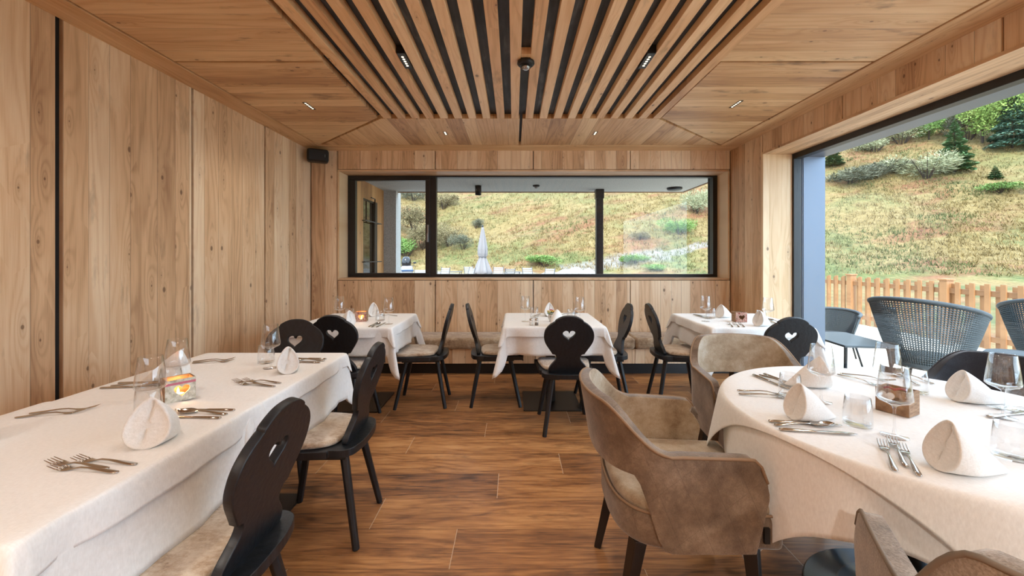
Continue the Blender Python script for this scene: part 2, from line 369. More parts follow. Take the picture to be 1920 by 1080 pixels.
panel([(.083, 4.660), (.083, SY+.005), (SX1-.024, SY+.005), (2.346, 4.660)], 'ceil_back')
S(B().box(XL, YR, ZC-.004, -2.25, 4.672, PT).build('trim_5', M['trim_y'], bevel=.003))
S(B().box(2.388, YR, ZC-.004, XR+.03, 4.672, PT).build('trim_6', M['trim_y'], bevel=.003))
S(B().box(XL, 4.676, ZC-.004, XR+.03, YB+.03, PT).build('trim_7', M['trim_x'], bevel=.003))
for k in range(20):
    x = -1.208+.1318*k
    S(B().box(x, YR+.02, ZC, x+.069, SY, PT+.002).build('slat', M['slat'], ce, bevel=.002))
S(B().box(.049, 2.58, 2.602, .112, 2.625, PT).build('cross_block', M['slat'], ce))
roof = S(B().box(XL-.3, YR-.3, 2.95, 3.3, 5.5, 3.1).build('roof', M['gap']))

# ------------------------------------------------------------------ ceiling lamps (each holds its own light)
em = N('lamp_lens_glow'); e = em.n('ShaderNodeEmission', {'Color': (1, .85, .62, 1), 'Strength': 2.2}).outputs[0]; em.t.links.new(e, em.out.inputs[0]); M['lens'] = em.m
def downlight(x, y, label, group, box=False, watts=SPOT_W, L=.165, W=.035, aim=(0, 0), lit=True):
    t = thing('ceiling_spotlight', label, 'lamp', (x, y, ZC+.02), 0, group)
    if box:
        B().box(-.026, -.105, -.028, .026, .105, .024).build('housing', M['black'], t, bevel=.002); z = -.029
        n = 5
    else:
        b = B().box(-W/2, -L/2, -.0225, W/2, -L/2+.005, .0).box(-W/2, L/2-.005, -.0225, W/2, L/2, .0).box(-W/2, -L/2, -.0225, -W/2+.004, L/2, 0).box(W/2-.004, -L/2, -.0225, W/2, L/2, 0).box(-W/2, -L/2, -.0205, W/2, L/2, .0)
        b.build('housing', M['black'], t); z = -.021; n = 5
    for k in range(n):
        yy = (k-(n-1)/2)*L/n*.9
        B().lathe([(0, -.0012), (W*.24, -.0012), (W*.24, .0004)], 12, (0, yy, z)).build('lens', M['lens'], t)
    ld = bpy.data.lights.new('spot', 'SPOT'); ld.energy = watts; ld.color = WARM; ld.spot_size = math.radians(140); ld.spot_blend = 1.; ld.shadow_soft_size = .07
    lo = bpy.data.objects.new('light', ld); C.objects.link(lo); lo.parent = t; lo.location = (0, 0, z-.02)
    return t
GB = 'recessed ceiling spotlights'
downlight(-.711, 2.655, 'black box spotlight between the ceiling slats left of the smoke detector', 'box spotlights among the slats', True)
downlight(.871, 2.655, 'black box spotlight between the ceiling slats right of the smoke detector', 'box spotlights among the slats', True)
downlight(-1.745, 3.46, 'slim recessed spotlight in the ceiling panel above the left wall side', GB)
downlight(1.877, 3.42, 'slim recessed spotlight in the ceiling panel beside the big right window', GB)
downlight(-.71, 4.22, 'small recessed spotlight in the back ceiling panel left of the dark groove', GB, L=.11)
downlight(.85, 4.22, 'small recessed spotlight in the back ceiling panel right of the dark groove', GB, L=.11)
for yy in (1.55, .35, -.9, -2.0):  # added out-of-frame spotlights, put in to brighten the room
    for xx in (-1.745, -.05, 1.877):
        downlight(xx, yy, 'added slim recessed ceiling spotlight for fill light in the near half of the room, overhead and out of frame', GB, abs(xx) < .1, 22 if yy > 1 else 7)

def pendant(x, y, z, label):  # added fill lamp, unseen behind the camera, lifts the room's brightness
    t = thing('fill_pendant_lamp', label, 'lamp', (x, y, z), 0, 'added fill pendant lamps behind the camera')
    B().bar((0, 0, .12), (0, 0, ZC-z), .006).build('cord', M['black'], t)
    b = B().lathe([(.20, -.13), (.20, .13), (.196, .13), (.196, -.13), (.20, -.13)], 36).bar((-.198, 0, .12), (.198, 0, .12), .004).bar((0, -.198, .12), (0, .198, .12), .004); b.build('shade', M['shade'], t, True)
    B().lathe([(0, .125), (.03, .12), (.03, .03), (0, .02)], 16).build('socket', M['black'], t, True)
    ld = bpy.data.lights.new('bulb', 'POINT'); ld.energy = FILL_PEND_W; ld.color = (1, .93, .84); ld.shadow_soft_size = .05
    lo = bpy.data.objects.new('light', ld); C.objects.link(lo); lo.parent = t; lo.location = (0, 0, -.02)
M['shade'] = plain('shade_black', sr(40, 38, 36), .6)
for xx in (-1.5, .1, 1.7): pendant(xx, -.9, 1.95, 'added dark drum pendant lamp for fill light, hanging unseen behind the camera')

t = thing('smoke_detector', 'round black smoke detector hanging between the middle ceiling slats', 'smoke detector', (.0805, 2.67, ZC))
B().lathe([(0, .02), (.045, .02), (.047, 0), (.056, -.004), (.057, -.018), (.045, -.03), (.03, -.034), (.0, -.034)], 28).build('body', M['black'], t, True)
B().lathe([(.028, -.034), (.026, -.048), (.012, -.056), (0, -.057)], 24).build('sensor_dome', plain('dome_chrome', sr(170, 172, 175), .2, .8), t, True)
for k in range(3): B().lathe([(.05-.009*k, -.02-.008*k), (.053-.009*k, -.024-.008*k), (.05-.009*k, -.026-.008*k)], 28).build('ring', M['dark_metal'], t, True)

t = thing('loudspeaker', 'black loudspeaker mounted high in the corner between left and back wall', 'loudspeaker', (-2.29, 4.74, 2.49), .5)
b = B().box(-.115, -.07, -.075, .115, .06, .075); o = b.build('cabinet', M['black'], t, bevel=.03, seg=4)
B().box(-.10, -.074, -.06, .10, -.066, .06).build('grille', plain('grille_black', sr(27, 27, 28), .7), t, bevel=.01, seg=3)
B().box(.07, -.0765, -.02, .076, -.073, .012).build('badge', plain('badge_grey', sr(120, 120, 122), .4, .6), t)
B().bar((0, .05, .0), (0, .15, .03), .014).box(-.03, .13, -.02, .03, .15, .08).build('bracket', M['dark_metal'], t)

# ------------------------------------------------------------------ bench along the back wall
q = N('cushion_velvet'); o = q.obj(); f = q.noise(o, 9., 5., .72); f2 = q.noise(q.sc(o, (40., 160., 60.)), 1., 2., .6)
M['bench_fabric'] = q.bsdf(q.ramp(q.ma('ADD', f, q.ma('MULTIPLY', q.ma('SUBTRACT', f2, .5), .25)), [(.30, sr(118, 94, 72)), (.5, sr(166, 142, 114)), (.7, sr(200, 184, 160))]), .85, 0., q.bump(f2, .3, .006), **{'Sheen Weight': .4})
t = thing('wall_bench', 'long wooden wall bench with beige velvet cushions under the back window', 'bench', (0, 4.7, 0))
B().box(-2.44, -.135, 0, 2.6, .18, .125).build('plinth', M['black'], t)
bb = [-2.44, -.948, .2385, 1.35, 2.6]
for a, c in zip(bb, bb[1:]): B().box(a+.002, -.19, .125, c-.002, .18, .285).build('front_panel', M['bench_wood'], t, bevel=.002)
cs = [-2.43, -1.6, -.12, 1.35, 2.6]
for a, c in zip(cs, cs[1:]):
    o = B().box(a+.002, -.225, .287, c-.002, .195, .412).build('seat_cushion', M['bench_fabric'], t, True, bevel=.035, seg=4)

# ------------------------------------------------------------------ black heart chairs
q = N('chair_black_ash'); o = q.obj(); s = q.xyz(o)
f = q.noise(q.sc(o, (60., 60., 4.)), 1., 3., .6); w_ = q.ma('SINE', q.ma('ADD', q.ma('MULTIPLY', s[0], 150.), q.ma('MULTIPLY', q.noise(q.sc(o, (9., 9., 2.)), 1., 2.), 30.)))
f3 = q.ma('ADD', q.ma('MULTIPLY', f, .8), q.ma('MULTIPLY', w_, .10))
M['chair'] = q.bsdf(q.ramp(f3, [(.2, sr(13, 16, 20)), (.7, sr(28, 33, 40))]), q.ma('ADD', .32, q.ma('MULTIPLY', f, .22)), 0., q.bump(f3, .3, .003))
q = N('seat_pad_velvet'); o = q.obj(); f = q.noise(q.sc(o, (14., 11., 12.)), 1., 6., .78); f2 = q.noise(q.sc(o, (90., 30., 90.)), 1., 3., .6)
M['pad'] = q.bsdf(q.ramp(q.ma('ADD', f, q.ma('MULTIPLY', q.ma('SUBTRACT', f2, .5), .4)), [(.28, sr(120, 92, 68)), (.44, sr(182, 156, 128)), (.62, sr(212, 196, 176))]), .9, 0., q.bump(f2, .5, .006), **{'Sheen Weight': .5})

# half outline of the backrest, measured (half width, height along the board from the seat)
BH = [(.139, .0), (.145, .012), (.142, .03), (.131, .055), (.111, .08), (.094, .102), (.088, .125), (.093, .142), (.098, .150), (.118, .154), (.124, .165), (.140, .19), (.162, .225), (.177, .258), (.1815, .292), (.177, .328), (.162, .358), (.140, .382), (.112, .402), (.104, .405), (.100, .416), (.08, .430), (.055, .442), (.03, .448), (0., .450)]
def back_outline():
    sm = catmull([(x, y, 0) for x, y in BH[:9]], 4)[:-1]+[Vector((*BH[8], 0))]+catmull([(x, y, 0) for x, y in BH[9:19]], 4)+catmull([(x, y, 0) for x, y in BH[19:]], 4)
    r = [(p.x, p.y) for p in sm]; return r+[(-x, y) for x, y in r[::-1][1:]]
BACK_ME = curve_plate('backrest', [back_outline(), heart(.092, .078, 0, .300)], .027, .0035)
def make_chair():
    t = thing('heart_chair', 'x', 'chair', group='black wooden heart chairs')
    bo = link('backrest', BACK_ME, M['chair'], t); autosmooth(bo, 40)
    bo.rotation_euler = (math.radians(90+14.5), 0, 0); bo.location = (0, -.148, .452)
    out = [(-.215, .215), (-.195, .225), (.195, .225), (.215, .215), (.208, -.06), (.19, -.10), (.192, -.15), (.165, -.195), (.09, -.217), (0, -.222), (-.09, -.217), (-.165, -.195), (-.192, -.15), (-.19, -.10), (-.208, -.06)]
    b = B().prism([tuple(p[:2]) for p in catmull([(x, y, 0) for x, y in out], 4, True)][::-1], .418, .452)
    autosmooth(b.build('seat', M['chair'], t, bevel=.007, seg=3), 30)
    pad = [(-.19, .205), (0, .212), (.19, .205), (.192, 0.02), (.16, -.09), (.09, -.125), (0, -.13), (-.09, -.125), (-.16, -.09), (-.192, .02)]
    poly = [tuple(p[:2]) for p in catmull([(x, y, 0) for x, y in pad], 5, True)]
    o = B().prism(poly[::-1], .453, .480).build('seat_pad', M['pad'], t, True, bevel=.012, seg=3)
    for sx in (-1, 1):
        B().bar((sx*.118, .125, .42), (sx*.19, .215, 0), .021, .0165, 6, PI/6).build('leg', M['chair'], t, bevel=.003)
        B().bar((sx*.112, -.135, .42), (sx*.178, -.215, 0), .021, .0165, 6, PI/6).build('leg', M['chair'], t, bevel=.003)
        B().box(sx*.115-.055, -.165, .398, sx*.115+.055, .16, .4185).build('batten', M['chair'], t, bevel=.004)
    return t
chair = make_chair()
W_, E_, N_, S_ = PI/2, -PI/2, 0, PI             # facing left, right, away, towards the camera
CH = [(-.925, 1.185, W_, .0, 'black heart chair nearest the camera at the long left table'),
      (-.925, 1.985, W_, .03, 'black heart chair at the far half of the long left table, seat facing the cloth'),
      (.402, 3.166, N_, .0, 'black heart chair seen straight from behind at the centre table'),
      (-.815, 3.67, W_, .05, 'black heart chair right of the back left table, backrest turned to the room'),
      (-.165, 3.71, E_, .05, 'black heart chair on the left side of the centre table'),
      (.80, 3.70, W_, -.03, 'black heart chair on the right side of the centre table, in front of the bench'),
      (1.485, 3.68, E_, -.06, 'black heart chair left of the back right table, golden brown seat pad'),
      (1.974, 3.10, N_, -.04, 'black heart chair in front of the back right table, heart showing white cloth'),
      (-1.43, 2.50, S_, .16, 'black heart chair at the far head of the long left table, facing the camera'),
      (-1.32, 3.20, N_, -.02, 'black heart chair in front of the back left table, half hidden behind another backrest')]
for i, (x, y, r, j, lb) in enumerate(CH):
    c = chair if i == 0 else copy_tree(chair)
    c.location = (x, y, 0); c.rotation_euler = (0, 0, r+j); c['label'] = lb

# ------------------------------------------------------------------ upholstered armchairs
def suede(name, dk, md, lt, stitch=True, scale=1., weave=False):
    q = N(name); o = q.obj(); s = q.xyz(o)
    f = q.noise(o, 7.*scale, 5., .7); f2 = q.noise(o, 220., 2., .6)
    v = q.ma('ADD', f, q.ma('MULTIPLY', q.ma('SUBTRACT', f2, .5), .5 if weave else .18))
    col = q.ramp(v, [(.28, sr(*dk)), (.5, sr(*md)), (.72, sr(*lt))])
    h = f2
    if stitch:
        a = q.ma('ADD', s[1], s[0])
        l1 = q.ma('FRACT', q.ma('DIVIDE', q.ma('ADD', q.ma('MULTIPLY', a, 1.), q.ma('MULTIPLY', s[2], .42)), .095)); l2 = q.ma('FRACT', q.ma('DIVIDE', q.ma('SUBTRACT', q.ma('MULTIPLY', a, .8), q.ma('MULTIPLY', s[2], 1.)), .21))
        ln = q.ma('MAXIMUM', q.ma('LESS_THAN', l1, .02), q.ma('LESS_THAN', l2, .009))
        col = q.mix(q.ma('MULTIPLY', ln, .35), col, sr(int(dk[0]*.75), int(dk[1]*.75), int(dk[2]*.75))); h = q.ma('SUBTRACT', f2, q.ma('MULTIPLY', ln, 1.2))
    return q.bsdf(col, .82, 0., q.bump(h, .35, .004), **{'Sheen Weight': .45, 'Sheen Roughness': .4})
M['suede'] = suede('armchair_suede', (84, 67, 53), (120, 100, 82), (158, 138, 118))
M['suede_in'] = suede('armchair_suede_inside', (136, 112, 86), (178, 158, 132), (206, 194, 176), False)
M['tweed'] = suede('armchair_tweed', (100, 86, 72), (142, 126, 110), (180, 164, 148), False, .5, True)
M['charcoal'] = suede('armchair_charcoal', (34, 35, 40), (46, 47, 53), (62, 63, 69), False)
M['leg_dark'] = plain('armchair_leg_dark', sr(30, 22, 18), .38)
M['piping'] = plain('armchair_piping', sr(150, 122, 96), .8)
def shell_path(k, grow=0.):
    """plan view of the U shaped shell, k from -1 (left front) over 0 (back) to 1 (right front)"""
    sgn = -1 if k < 0 else 1; a = abs(k); rx, ry = .285+grow*.4, .205+grow
    if a > .62: return Vector((sgn*(rx-.012*((a-.62)/.38)), -.075+(a-.62)/.38*.295, 0))
    th = a/.62*PI/2; e = .72
    return Vector((sgn*rx*math.sin(th)**e, -.075-ry*math.cos(th)**e, 0))
WIDE = False                                         # the tweed chair keeps its back high further round
def top_z(a):
    if WIDE:
        if a < .34: return .855-.04*a*a
        if a < .62: t = (a-.34)/.28; t = t*t*(3-2*t); return .85-(.85-.675)*t
        t = (a-.62)/.38; return .675-.06*max(0, (t-.8)/.2)**2.4
    if a < .2: return .82-.10*a*a
    if a < .62: t = (a-.2)/.42; t = t*t*(3-2*t); return .816-(.816-.665)*t
    t = (a-.62)/.38; z = .668-.010*t
    return z-.075*max(0, (t-.78)/.22)**2.6
def bot_z(a):
    if a < .40: return .592
    if a < .58: t = (a-.40)/.18; t = t*t*(3-2*t); return .592-(.592-.352)*t
    return .352
def make_armchair(label, fab, fin, legm, pip, loc, rz, group=None, legcap=True):
    t = thing('armchair', label, 'chair', loc, rz, group)
    nu, nv = 64, 12; rows = []
    for j in range(nv+1):
        v = j/nv; r = []
        for i in range(nu+1):
            k = -1+2*i/nu; a = abs(k); z = bot_z(a)+(top_z(a)-bot_z(a))*v
            lean = max(0, (z-.42))*.17*max(0, 1-a/.62)**.6
            p = shell_path(k, lean); sf = max(0, (a-.7)/.3)**1.5; r.append((p.x, p.y-sf*(.055*(1-v)+.028*max(0, (v-.72)/.28)**2), z))
        rows.append(r)
    b = B(); b.grid(rows); o = b.build('backrest_shell', fab, t, True); o.data.materials.append(fin)
    sm = solid(o, .042, 0); sm.use_even_offset = False; sm.material_offset_rim = 0
    # inside of the shell has the lighter nap: second slot on the inner skin
    sm.material_offset = 1
    # make sure the original skin is the outer one
    me = o.data; c0 = me.polygons[len(me.polygons)//2]
    if c0.normal.dot(Vector((c0.center.x, c0.center.y+.05, 0))) < 0:
        me.flip_normals()
    sm.offset = -.2
    m = o.modifiers.new('bevel', 'BEVEL'); m.width = .012; m.segments = 3; m.limit_method = 'ANGLE'; m.angle_limit = math.radians(50)
    pts = []
    for i in range(nu+1):
        k = -1+2*i/nu; z = top_z(abs(k)); p = shell_path(k, max(0, z-.42)*.17*max(0, 1-abs(k)/.62)**.6); d = (p-Vector((0, -.04, 0))).normalized()*.017; sf = max(0, (abs(k)-.7)/.3)**1.5*.028; pts.append((p.x+d.x, p.y+d.y*.8-sf, z-.003))
    B().tube(pts, .0055, 6).build('piping', pip, o, True)
    # seat tub and cushion
    def plan(s_, fy): return [(x*s_, y*s_) for x, y in [(shell_path(-1+2*i/40).x*.93, shell_path(-1+2*i/40).y*.96) for i in range(41)]]+[(.255*s_, fy*.985), (.2*s_, fy), (-.2*s_, fy), (-.255*s_, fy*.985)]
    poly = plan(1., .28)
    tb = B().prism(poly, .335, .452).build('seat_base', fab, t, bevel=.022, seg=4); autosmooth(tb, 40)
    cu = B().prism(plan(.955, .278), .44, .488).build('seat_cushion', fin, t, bevel=.02, seg=4); autosmooth(cu, 40)
    B().tube([(x*.995, y*.995, .4545) for x, y in poly], .005, 6, True).build('piping', pip, cu, True)
    for sx in (-1, 1):
        for (y0, y1) in ((.19, .215), (-.19, -.26)):
            b = B(); a0 = Vector((sx*.205, y0, .338)); a1 = Vector((sx*.225, y1, 0)); b.bar(a0, a1, .033, .021, 4, PI/4); b.build('leg', legm, t, bevel=.003)
    return t
def face(dx, dy): return math.atan2(-dx, dy)
a1 = make_armchair('brown suede armchair standing on the wood floor at the left of the round table', M['suede'], M['suede_in'], M['leg_dark'], M['piping'], (.630, 1.60, 0), face(1, -.045), 'brown suede armchairs')
B().box(.262, .20, .375, .272, .218, .425).build('fabric_tag', M['black'], a1)
make_armchair('brown suede armchair at the far left of the round table, pale inside visible', M['suede'], M['suede_in'], M['leg_dark'], M['piping'], (1.34, 2.235, 0), face(-.14, -1), 'brown suede armchairs')
WIDE = True
make_armchair('grey beige tweed armchair cut off at the bottom right corner of the photo', M['tweed'], M['tweed'], M['leg_dark'], plain('tweed_piping', sr(128, 114, 100), .8), (1.07, .755, 0), face(.42, .907))
WIDE = False
make_armchair('charcoal armchair between the round table and the big window', M['charcoal'], M['charcoal'], M['leg_dark'], M['charcoal'], (2.19, 1.83, 0), face(-.9, -.42))

# ------------------------------------------------------------------ tables and cloths
q = N('tablecloth_white'); o = q.obj(); f = q.noise(q.sc(o, (300., 60., 60.)), 1., 2., .6); f2 = q.noise(q.sc(o, (60., 300., 60.)), 1., 2., .6); f3 = q.noise(q.sc(o, (2.2, 11., 3.)), 1., 2., .5)
wv = q.ma('ADD', q.ma('MULTIPLY', f, .5), q.ma('MULTIPLY', f2, .5))
M['cloth'] = q.bsdf(q.ramp(wv, [(.3, sr(232, 230, 227)), (.7, sr(247, 246, 244))]), .85, 0., q.bump(q.ma('ADD', q.ma('MULTIPLY', wv, .25), q.ma('MULTIPLY', f3, 1.)), .25, .006), **{'Sheen Weight': .2})
M['table_metal'] = plain('table_base_black', sr(20, 20, 21), .42)
M['tabletop'] = plain('tabletop_dark_wood', sr(70, 50, 36), .5)
TZ = .735                                            # tabletop
def drape(name, rim, ztop, label, group, top_in=None, mat='cloth', rb=.013, rows=12, fold=None):
    """rim: list of (x, y, nx, ny, drop, flare, wave phase); cloth over a top, hanging down along the rim"""
    b = B(); R = []
    n = len(rim)
    for j in range(rows+1):
        r = []
        for (x, y, nx, ny, L, fl, ph) in rim:
            t = L*j/rows; o = rb*(1-math.exp(-t/rb)); z = ztop-(t-rb*(1-math.exp(-t/rb)))
            k = (t/max(L, .05)); off = o+fl*t+ph*k
            r.append((x+nx*off, y+ny*off, z))
        R.append(r)
    V = b.grid(R, True)
    cx = sum(p[0] for p in rim)/n; cy = sum(p[1] for p in rim)/n
    inner = V[0]
    for s_ in (.9, .6, .25):
        ring = [b.bm.verts.new((cx+(p[0]-cx)*s_, cy+(p[1]-cy)*s_, ztop)) for p in rim]
        for i in range(n): b.bm.faces.new((inner[i], ring[i], ring[(i+1)%n], inner[(i+1)%n]))
        inner = ring
    b.bm.faces.new(inner)
    o = b.build(name, M[mat], None, True); sm = solid(o, .0018, 1); tag(o, label, 'tablecloth', group); return o
def rect_rim(x0, y0, x1, y1, drop, cdrop, flare=.03, ear=.32, amp=.012, seed=0, rc=.02, sides=(1, 1, 1, 1)):
    rnd = random.Random(seed); rim = []
    def side(ax, ay, bx, by, nx, ny, wd):
        n = 26; ph0 = rnd.random()*6; ph1 = rnd.random()*6; L = math.hypot(bx-ax, by-ay)
        for i in range(n):
            t = i/(n-1); e = min(t, 1-t)*L; w = amp*(math.sin(t*L*15+ph0)+.6*math.sin(t*L*31+ph1))*min(1, e/.08)
            dip = -.02*math.exp(-((e-.07)/.05)**2)
            rim.append((ax+(bx-ax)*t, ay+(by-ay)*t, nx, ny, drop*wd, flare, w+dip))
    def corner(cx, cy, a0, sc_):
        for i in range(1, 12):
            u = i/12; a = a0+u*PI/2; pk = math.exp(-((u-.5)/.17)**2); L = drop/max(math.cos(min(u, 1-u)*PI/2), .2)
            L = drop*sc_+(cdrop-drop)*sc_*math.exp(-((u-.5)/.28)**2)
            rim.append((cx+rc*math.cos(a), cy+rc*math.sin(a), math.cos(a), math.sin(a), L, flare+ear*pk, 0))
    side(x1, y0+rc, x1, y1-rc, 1, 0, sides[0]); corner(x1-rc, y1-rc, 0, 1)
    side(x1-rc, y1, x0+rc, y1, 0, 1, sides[1]); corner(x0+rc, y1-rc, PI/2, 1)
    side(x0, y1-rc, x0, y0+rc, -1, 0, sides[2]); corner(x0+rc, y0+rc, PI, 1)
    side(x0+rc, y0, x1-rc, y0, 0, -1, sides[3]); corner(x1-rc, y0+rc, 1.5*PI, 1)
    return rim
def square_table(cx, cy, label, w=.8, d=.8):
    t = thing('dining_table', label, 'table', (cx, cy, 0), 0, 'square pedestal tables')
    B().box(-w/2, -d/2, TZ-.03, w/2, d/2, TZ).build('tabletop', M['tabletop'], t, bevel=.004)
    B().prism([(x, y) for x, y in [tuple(p[:2]) for p in [( -.25+.01, -.25), (.24, -.25), (.25, -.24), (.25, .24), (.24, .25), (-.24, .25), (-.25, .24), (-.25, -.24)]]], 0, .008).build('base_plate', M['table_metal'], t, bevel=.002)
    B().box(-.04, -.04, .008, .04, .04, TZ-.04).build('column', M['table_metal'], t, bevel=.004)
    B().box(-.22, -.03, TZ-.045, .22, .03, TZ-.03).box(-.03, -.22, TZ-.045, .03, .22, TZ-.03).build('top_bracket', M['table_metal'], t)
    return t
def cloths(cx, cy, name, seed, w=.8, d=.8, drop=.235, cd=.40, tdrop=.09, tcd=.17):
    drape('tablecloth', rect_rim(cx-w/2-.004, cy-d/2-.004, cx+w/2+.004, cy+d/2+.004, drop, cd, seed=seed), TZ+.003, 'long white under-cloth with hanging corners on the '+name, 'white under-cloths')
    drape('table_topper', rect_rim(cx-w/2-.009, cy-d/2-.009, cx+w/2+.009, cy+d/2+.009, tdrop, tcd, flare=.14, ear=.26, amp=.004, seed=seed+50), TZ+.0075, 'short white top cloth spread over the '+name, 'white top cloths')
square_table(-1.395, 3.66, 'square table with black base plate at the back left, by the left wall')
cloths(-1.395, 3.66, 'back left table', 1)
square_table(.335, 3.69, 'square table with black base plate in the middle of the back row')
cloths(.335, 3.69, 'centre table of the back row', 2)
square_table(2.005, 3.66, 'square table with base plate at the back right, by the window corner')
cloths(2.005, 3.66, 'back right table', 3)
# long left table: two squares pushed together
LX, LXR = -1.40, .39
square_table(-1.40, 1.18, 'nearer of the two tables forming the long left row')
square_table(-1.40, 1.985, 'farther of the two tables forming the long left row')
def lrim(ax, ay, bx, by, **k): return rect_rim(ax, ay, bx, by, **k)
x0, x1 = -1.805, -.995
drape('tablecloth', rect_rim(x0, .80, x1, 2.39, .27, .33, flare=.03, ear=.16, amp=.008, seed=7), TZ+.003, 'long white under-cloth covering both tables of the long left row', 'white under-cloths')
drape('table_topper', rect_rim(x0-.005, 1.50, x1+.005, 2.395, .085, .13, flare=.08, ear=.15, amp=.003, seed=8), TZ+.0075, 'short white top cloth on the far half of the long left table', 'white top cloths')
drape('table_topper', rect_rim(x0-.010, .795, x1+.010, 1.575, .10, .14, flare=.08, ear=.15, amp=.003, seed=9), TZ+.0125, 'short white top cloth on the near half of the long left table', 'white top cloths')
LZ = TZ+.013; RZ = TZ+.012; KZ = TZ+.0105
# round table
RX, RY, RR = 1.465, 1.475, .612
t = thing('round_table', 'large round table under white cloths in front of the big window', 'table', (RX, RY, 0))
B().lathe([(0, TZ-.03), (RR-.004, TZ-.03), (RR-.001, TZ-.02), (RR-.002, TZ), (0, TZ)], 64).build('tabletop', M['tabletop'], t, False)
q = N('base_gloss'); M['gloss'] = q.bsdf(sr(120, 138, 152), .28, 1.)
B().lathe([(0, 0), (.335, 0), (.338, .006), (.33, .014), (.235, .018), (.228, .03), (.218, .036), (.15, .040), (.143, .055), (.13, .062), (.06, .068), (.05, .09), (0, .09)], 56).build('base', M['gloss'], t, True)
B().bar((0, 0, .085), (0, 0, TZ-.03), .045, n=24).build('column', M['table_metal'], t, True)
def round_rim(r, half, ang, ox=0., oy=0., flare=.02, amp=.02, lo=.02, hi=.6, fold=3.2, seed=0, pkf=.10):
    rim = []; n = 144
    for i in range(n):
        th = 2*PI*i/n; c, s_ = math.cos(th), math.sin(th)
        u, v = math.cos(ang), math.sin(ang)
        # distance from the table centre to the edge of the square cloth in direction th
        best = 9
        for (ax, ay) in ((u, v), (-v, u), (-u, -v), (v, -u)):
            dn = c*ax+s_*ay
            if dn > 1e-4: best = min(best, (half+ox*ax+oy*ay)/dn)
        L = max(lo, min(hi, best-r))
        dc = abs(((th-ang-PI/4)+PI/4) % (PI/2)-PI/4)       # angle to the nearest corner direction
        pk = math.exp(-(dc/.16)**2)
        w = amp*math.sin(th*11+seed)*(1-pk*.6)+amp*.5*math.sin(th*19+seed*2)
        rim.append((RX+r*c, RY+r*s_, c, s_, L, flare+pkf*pk-.02*math.exp(-((dc-.35)/.15)**2), w*min(1, L/.2)))
    return rim
drape('tablecloth', round_rim(RR+.003, .826, math.radians(137), amp=.010, flare=.0, hi=.60, pkf=.02), TZ+.003, 'long white under-cloth hanging in folds round the round table', 'white under-cloths', rows=16)
drape('table_topper', round_rim(RR+.010, .648, math.radians(18), 0., 0., amp=.003, flare=.10, lo=.026, hi=.36, seed=2), TZ+.0085, 'short white top cloth with pointed corners on the round table', 'white top cloths', rows=14)

# ------------------------------------------------------------------ tableware
steel = plain('cutlery_steel', sr(190, 186, 180), .16, 1.); M['steel'] = steel
q = N('napkin_linen'); o = q.obj(); f = q.noise(q.sc(o, (500., 120., 500.)), 1., 2., .6); f2 = q.noise(q.sc(o, (120., 500., 120.)), 1., 2., .6)
wv = q.ma('ADD', q.ma('MULTIPLY', f, .5), q.ma('MULTIPLY', f2, .5))
M['napkin'] = q.bsdf(q.ramp(wv, [(.3, sr(224, 220, 214)), (.7, sr(246, 244, 241))]), .9, 0., q.bump(wv, .4, .002), **{'Sheen Weight': .3})

def strip(b, secs):                                  # flattened bar along x through (x, y, z, half width, half thickness)
    rows = []
    for x, y, z, hw, ht in secs:
        rows.append([(x, y+hw*math.cos(a), z+ht*math.sin(a)) for a in [2*PI*k/10 for k in range(10)]])
    V = b.grid(rows, True); b.bm.faces.new(V[0][::-1]); b.bm.faces.new(V[-1])
HND = [(0, 0, .0045, .003, .002), (.004, 0, .0046, .0068, .0026), (.02, 0, .0052, .0078, .0027), (.05, 0, .0075, .006, .0026), (.085, 0, .0105, .0034, .0024), (.11, 0, .0105, .0032, .0022)]
def fork_me():
    b = B(); strip(b, HND+[(.13, 0, .007, .0045, .0016), (.142, 0, .0046, .0105, .0012), (.155, 0, .0044, .0125, .001), (.162, 0, .0052, .0126, .001)])
    for k in range(4):
        y = -.0108+.0072*k; strip(b, [(.158, y, .0048, .0016, .001), (.175, y, .0078, .0016, .0009), (.193, y*.98, .0125, .0013, .0008), (.199, y*.97, .0142, .0006, .0005)])
    return b
def spoon_me():
    b = B(); strip(b, HND+[(.125, 0, .0065, .004, .0016)])
    rows = []
    for i in range(13):
        t = i/12; x = .12+.078*t; hw = .0215*math.sin(PI*min(1, .03+t*.97))**.62+.0006; row = []
        for k in range(9):
            u = -1+k/4; d = .0095*(1-u*u)*math.sin(PI*min(1, .05+t*.93))**.8
            row.append((x, hw*u, .0112-d+.0015*(t-.5)))
        rows.append(row)
    b.grid(rows); return b
def knife_me():
    b = B(); strip(b, [(0, 0, .0045, .0035, .003), (.004, 0, .0046, .0088, .0038), (.04, 0, .0048, .0088, .0042), (.095, 0, .005, .0068, .0036), (.104, 0, .005, .0066, .0028), (.108, 0, .005, .0072, .0012), (.15, .001, .005, .0098, .0011), (.19, .0015, .005, .0105, .001), (.214, .0005, .005, .0065, .0008), (.225, -.003, .005, .0012, .0006)]); return b
PROTO = {}
def proto(kind):
    if kind not in PROTO:
        b = {'fork': fork_me, 'spoon': spoon_me, 'knife': knife_me}[kind]()
        bmesh.ops.recalc_face_normals(b.bm, faces=b.bm.faces); me = bpy.data.meshes.new(kind); b.bm.to_mesh(me); b.bm.free()
        for p in me.polygons: p.use_smooth = True
        me.materials.append(M['steel']); PROTO[kind] = me
    return PROTO[kind]
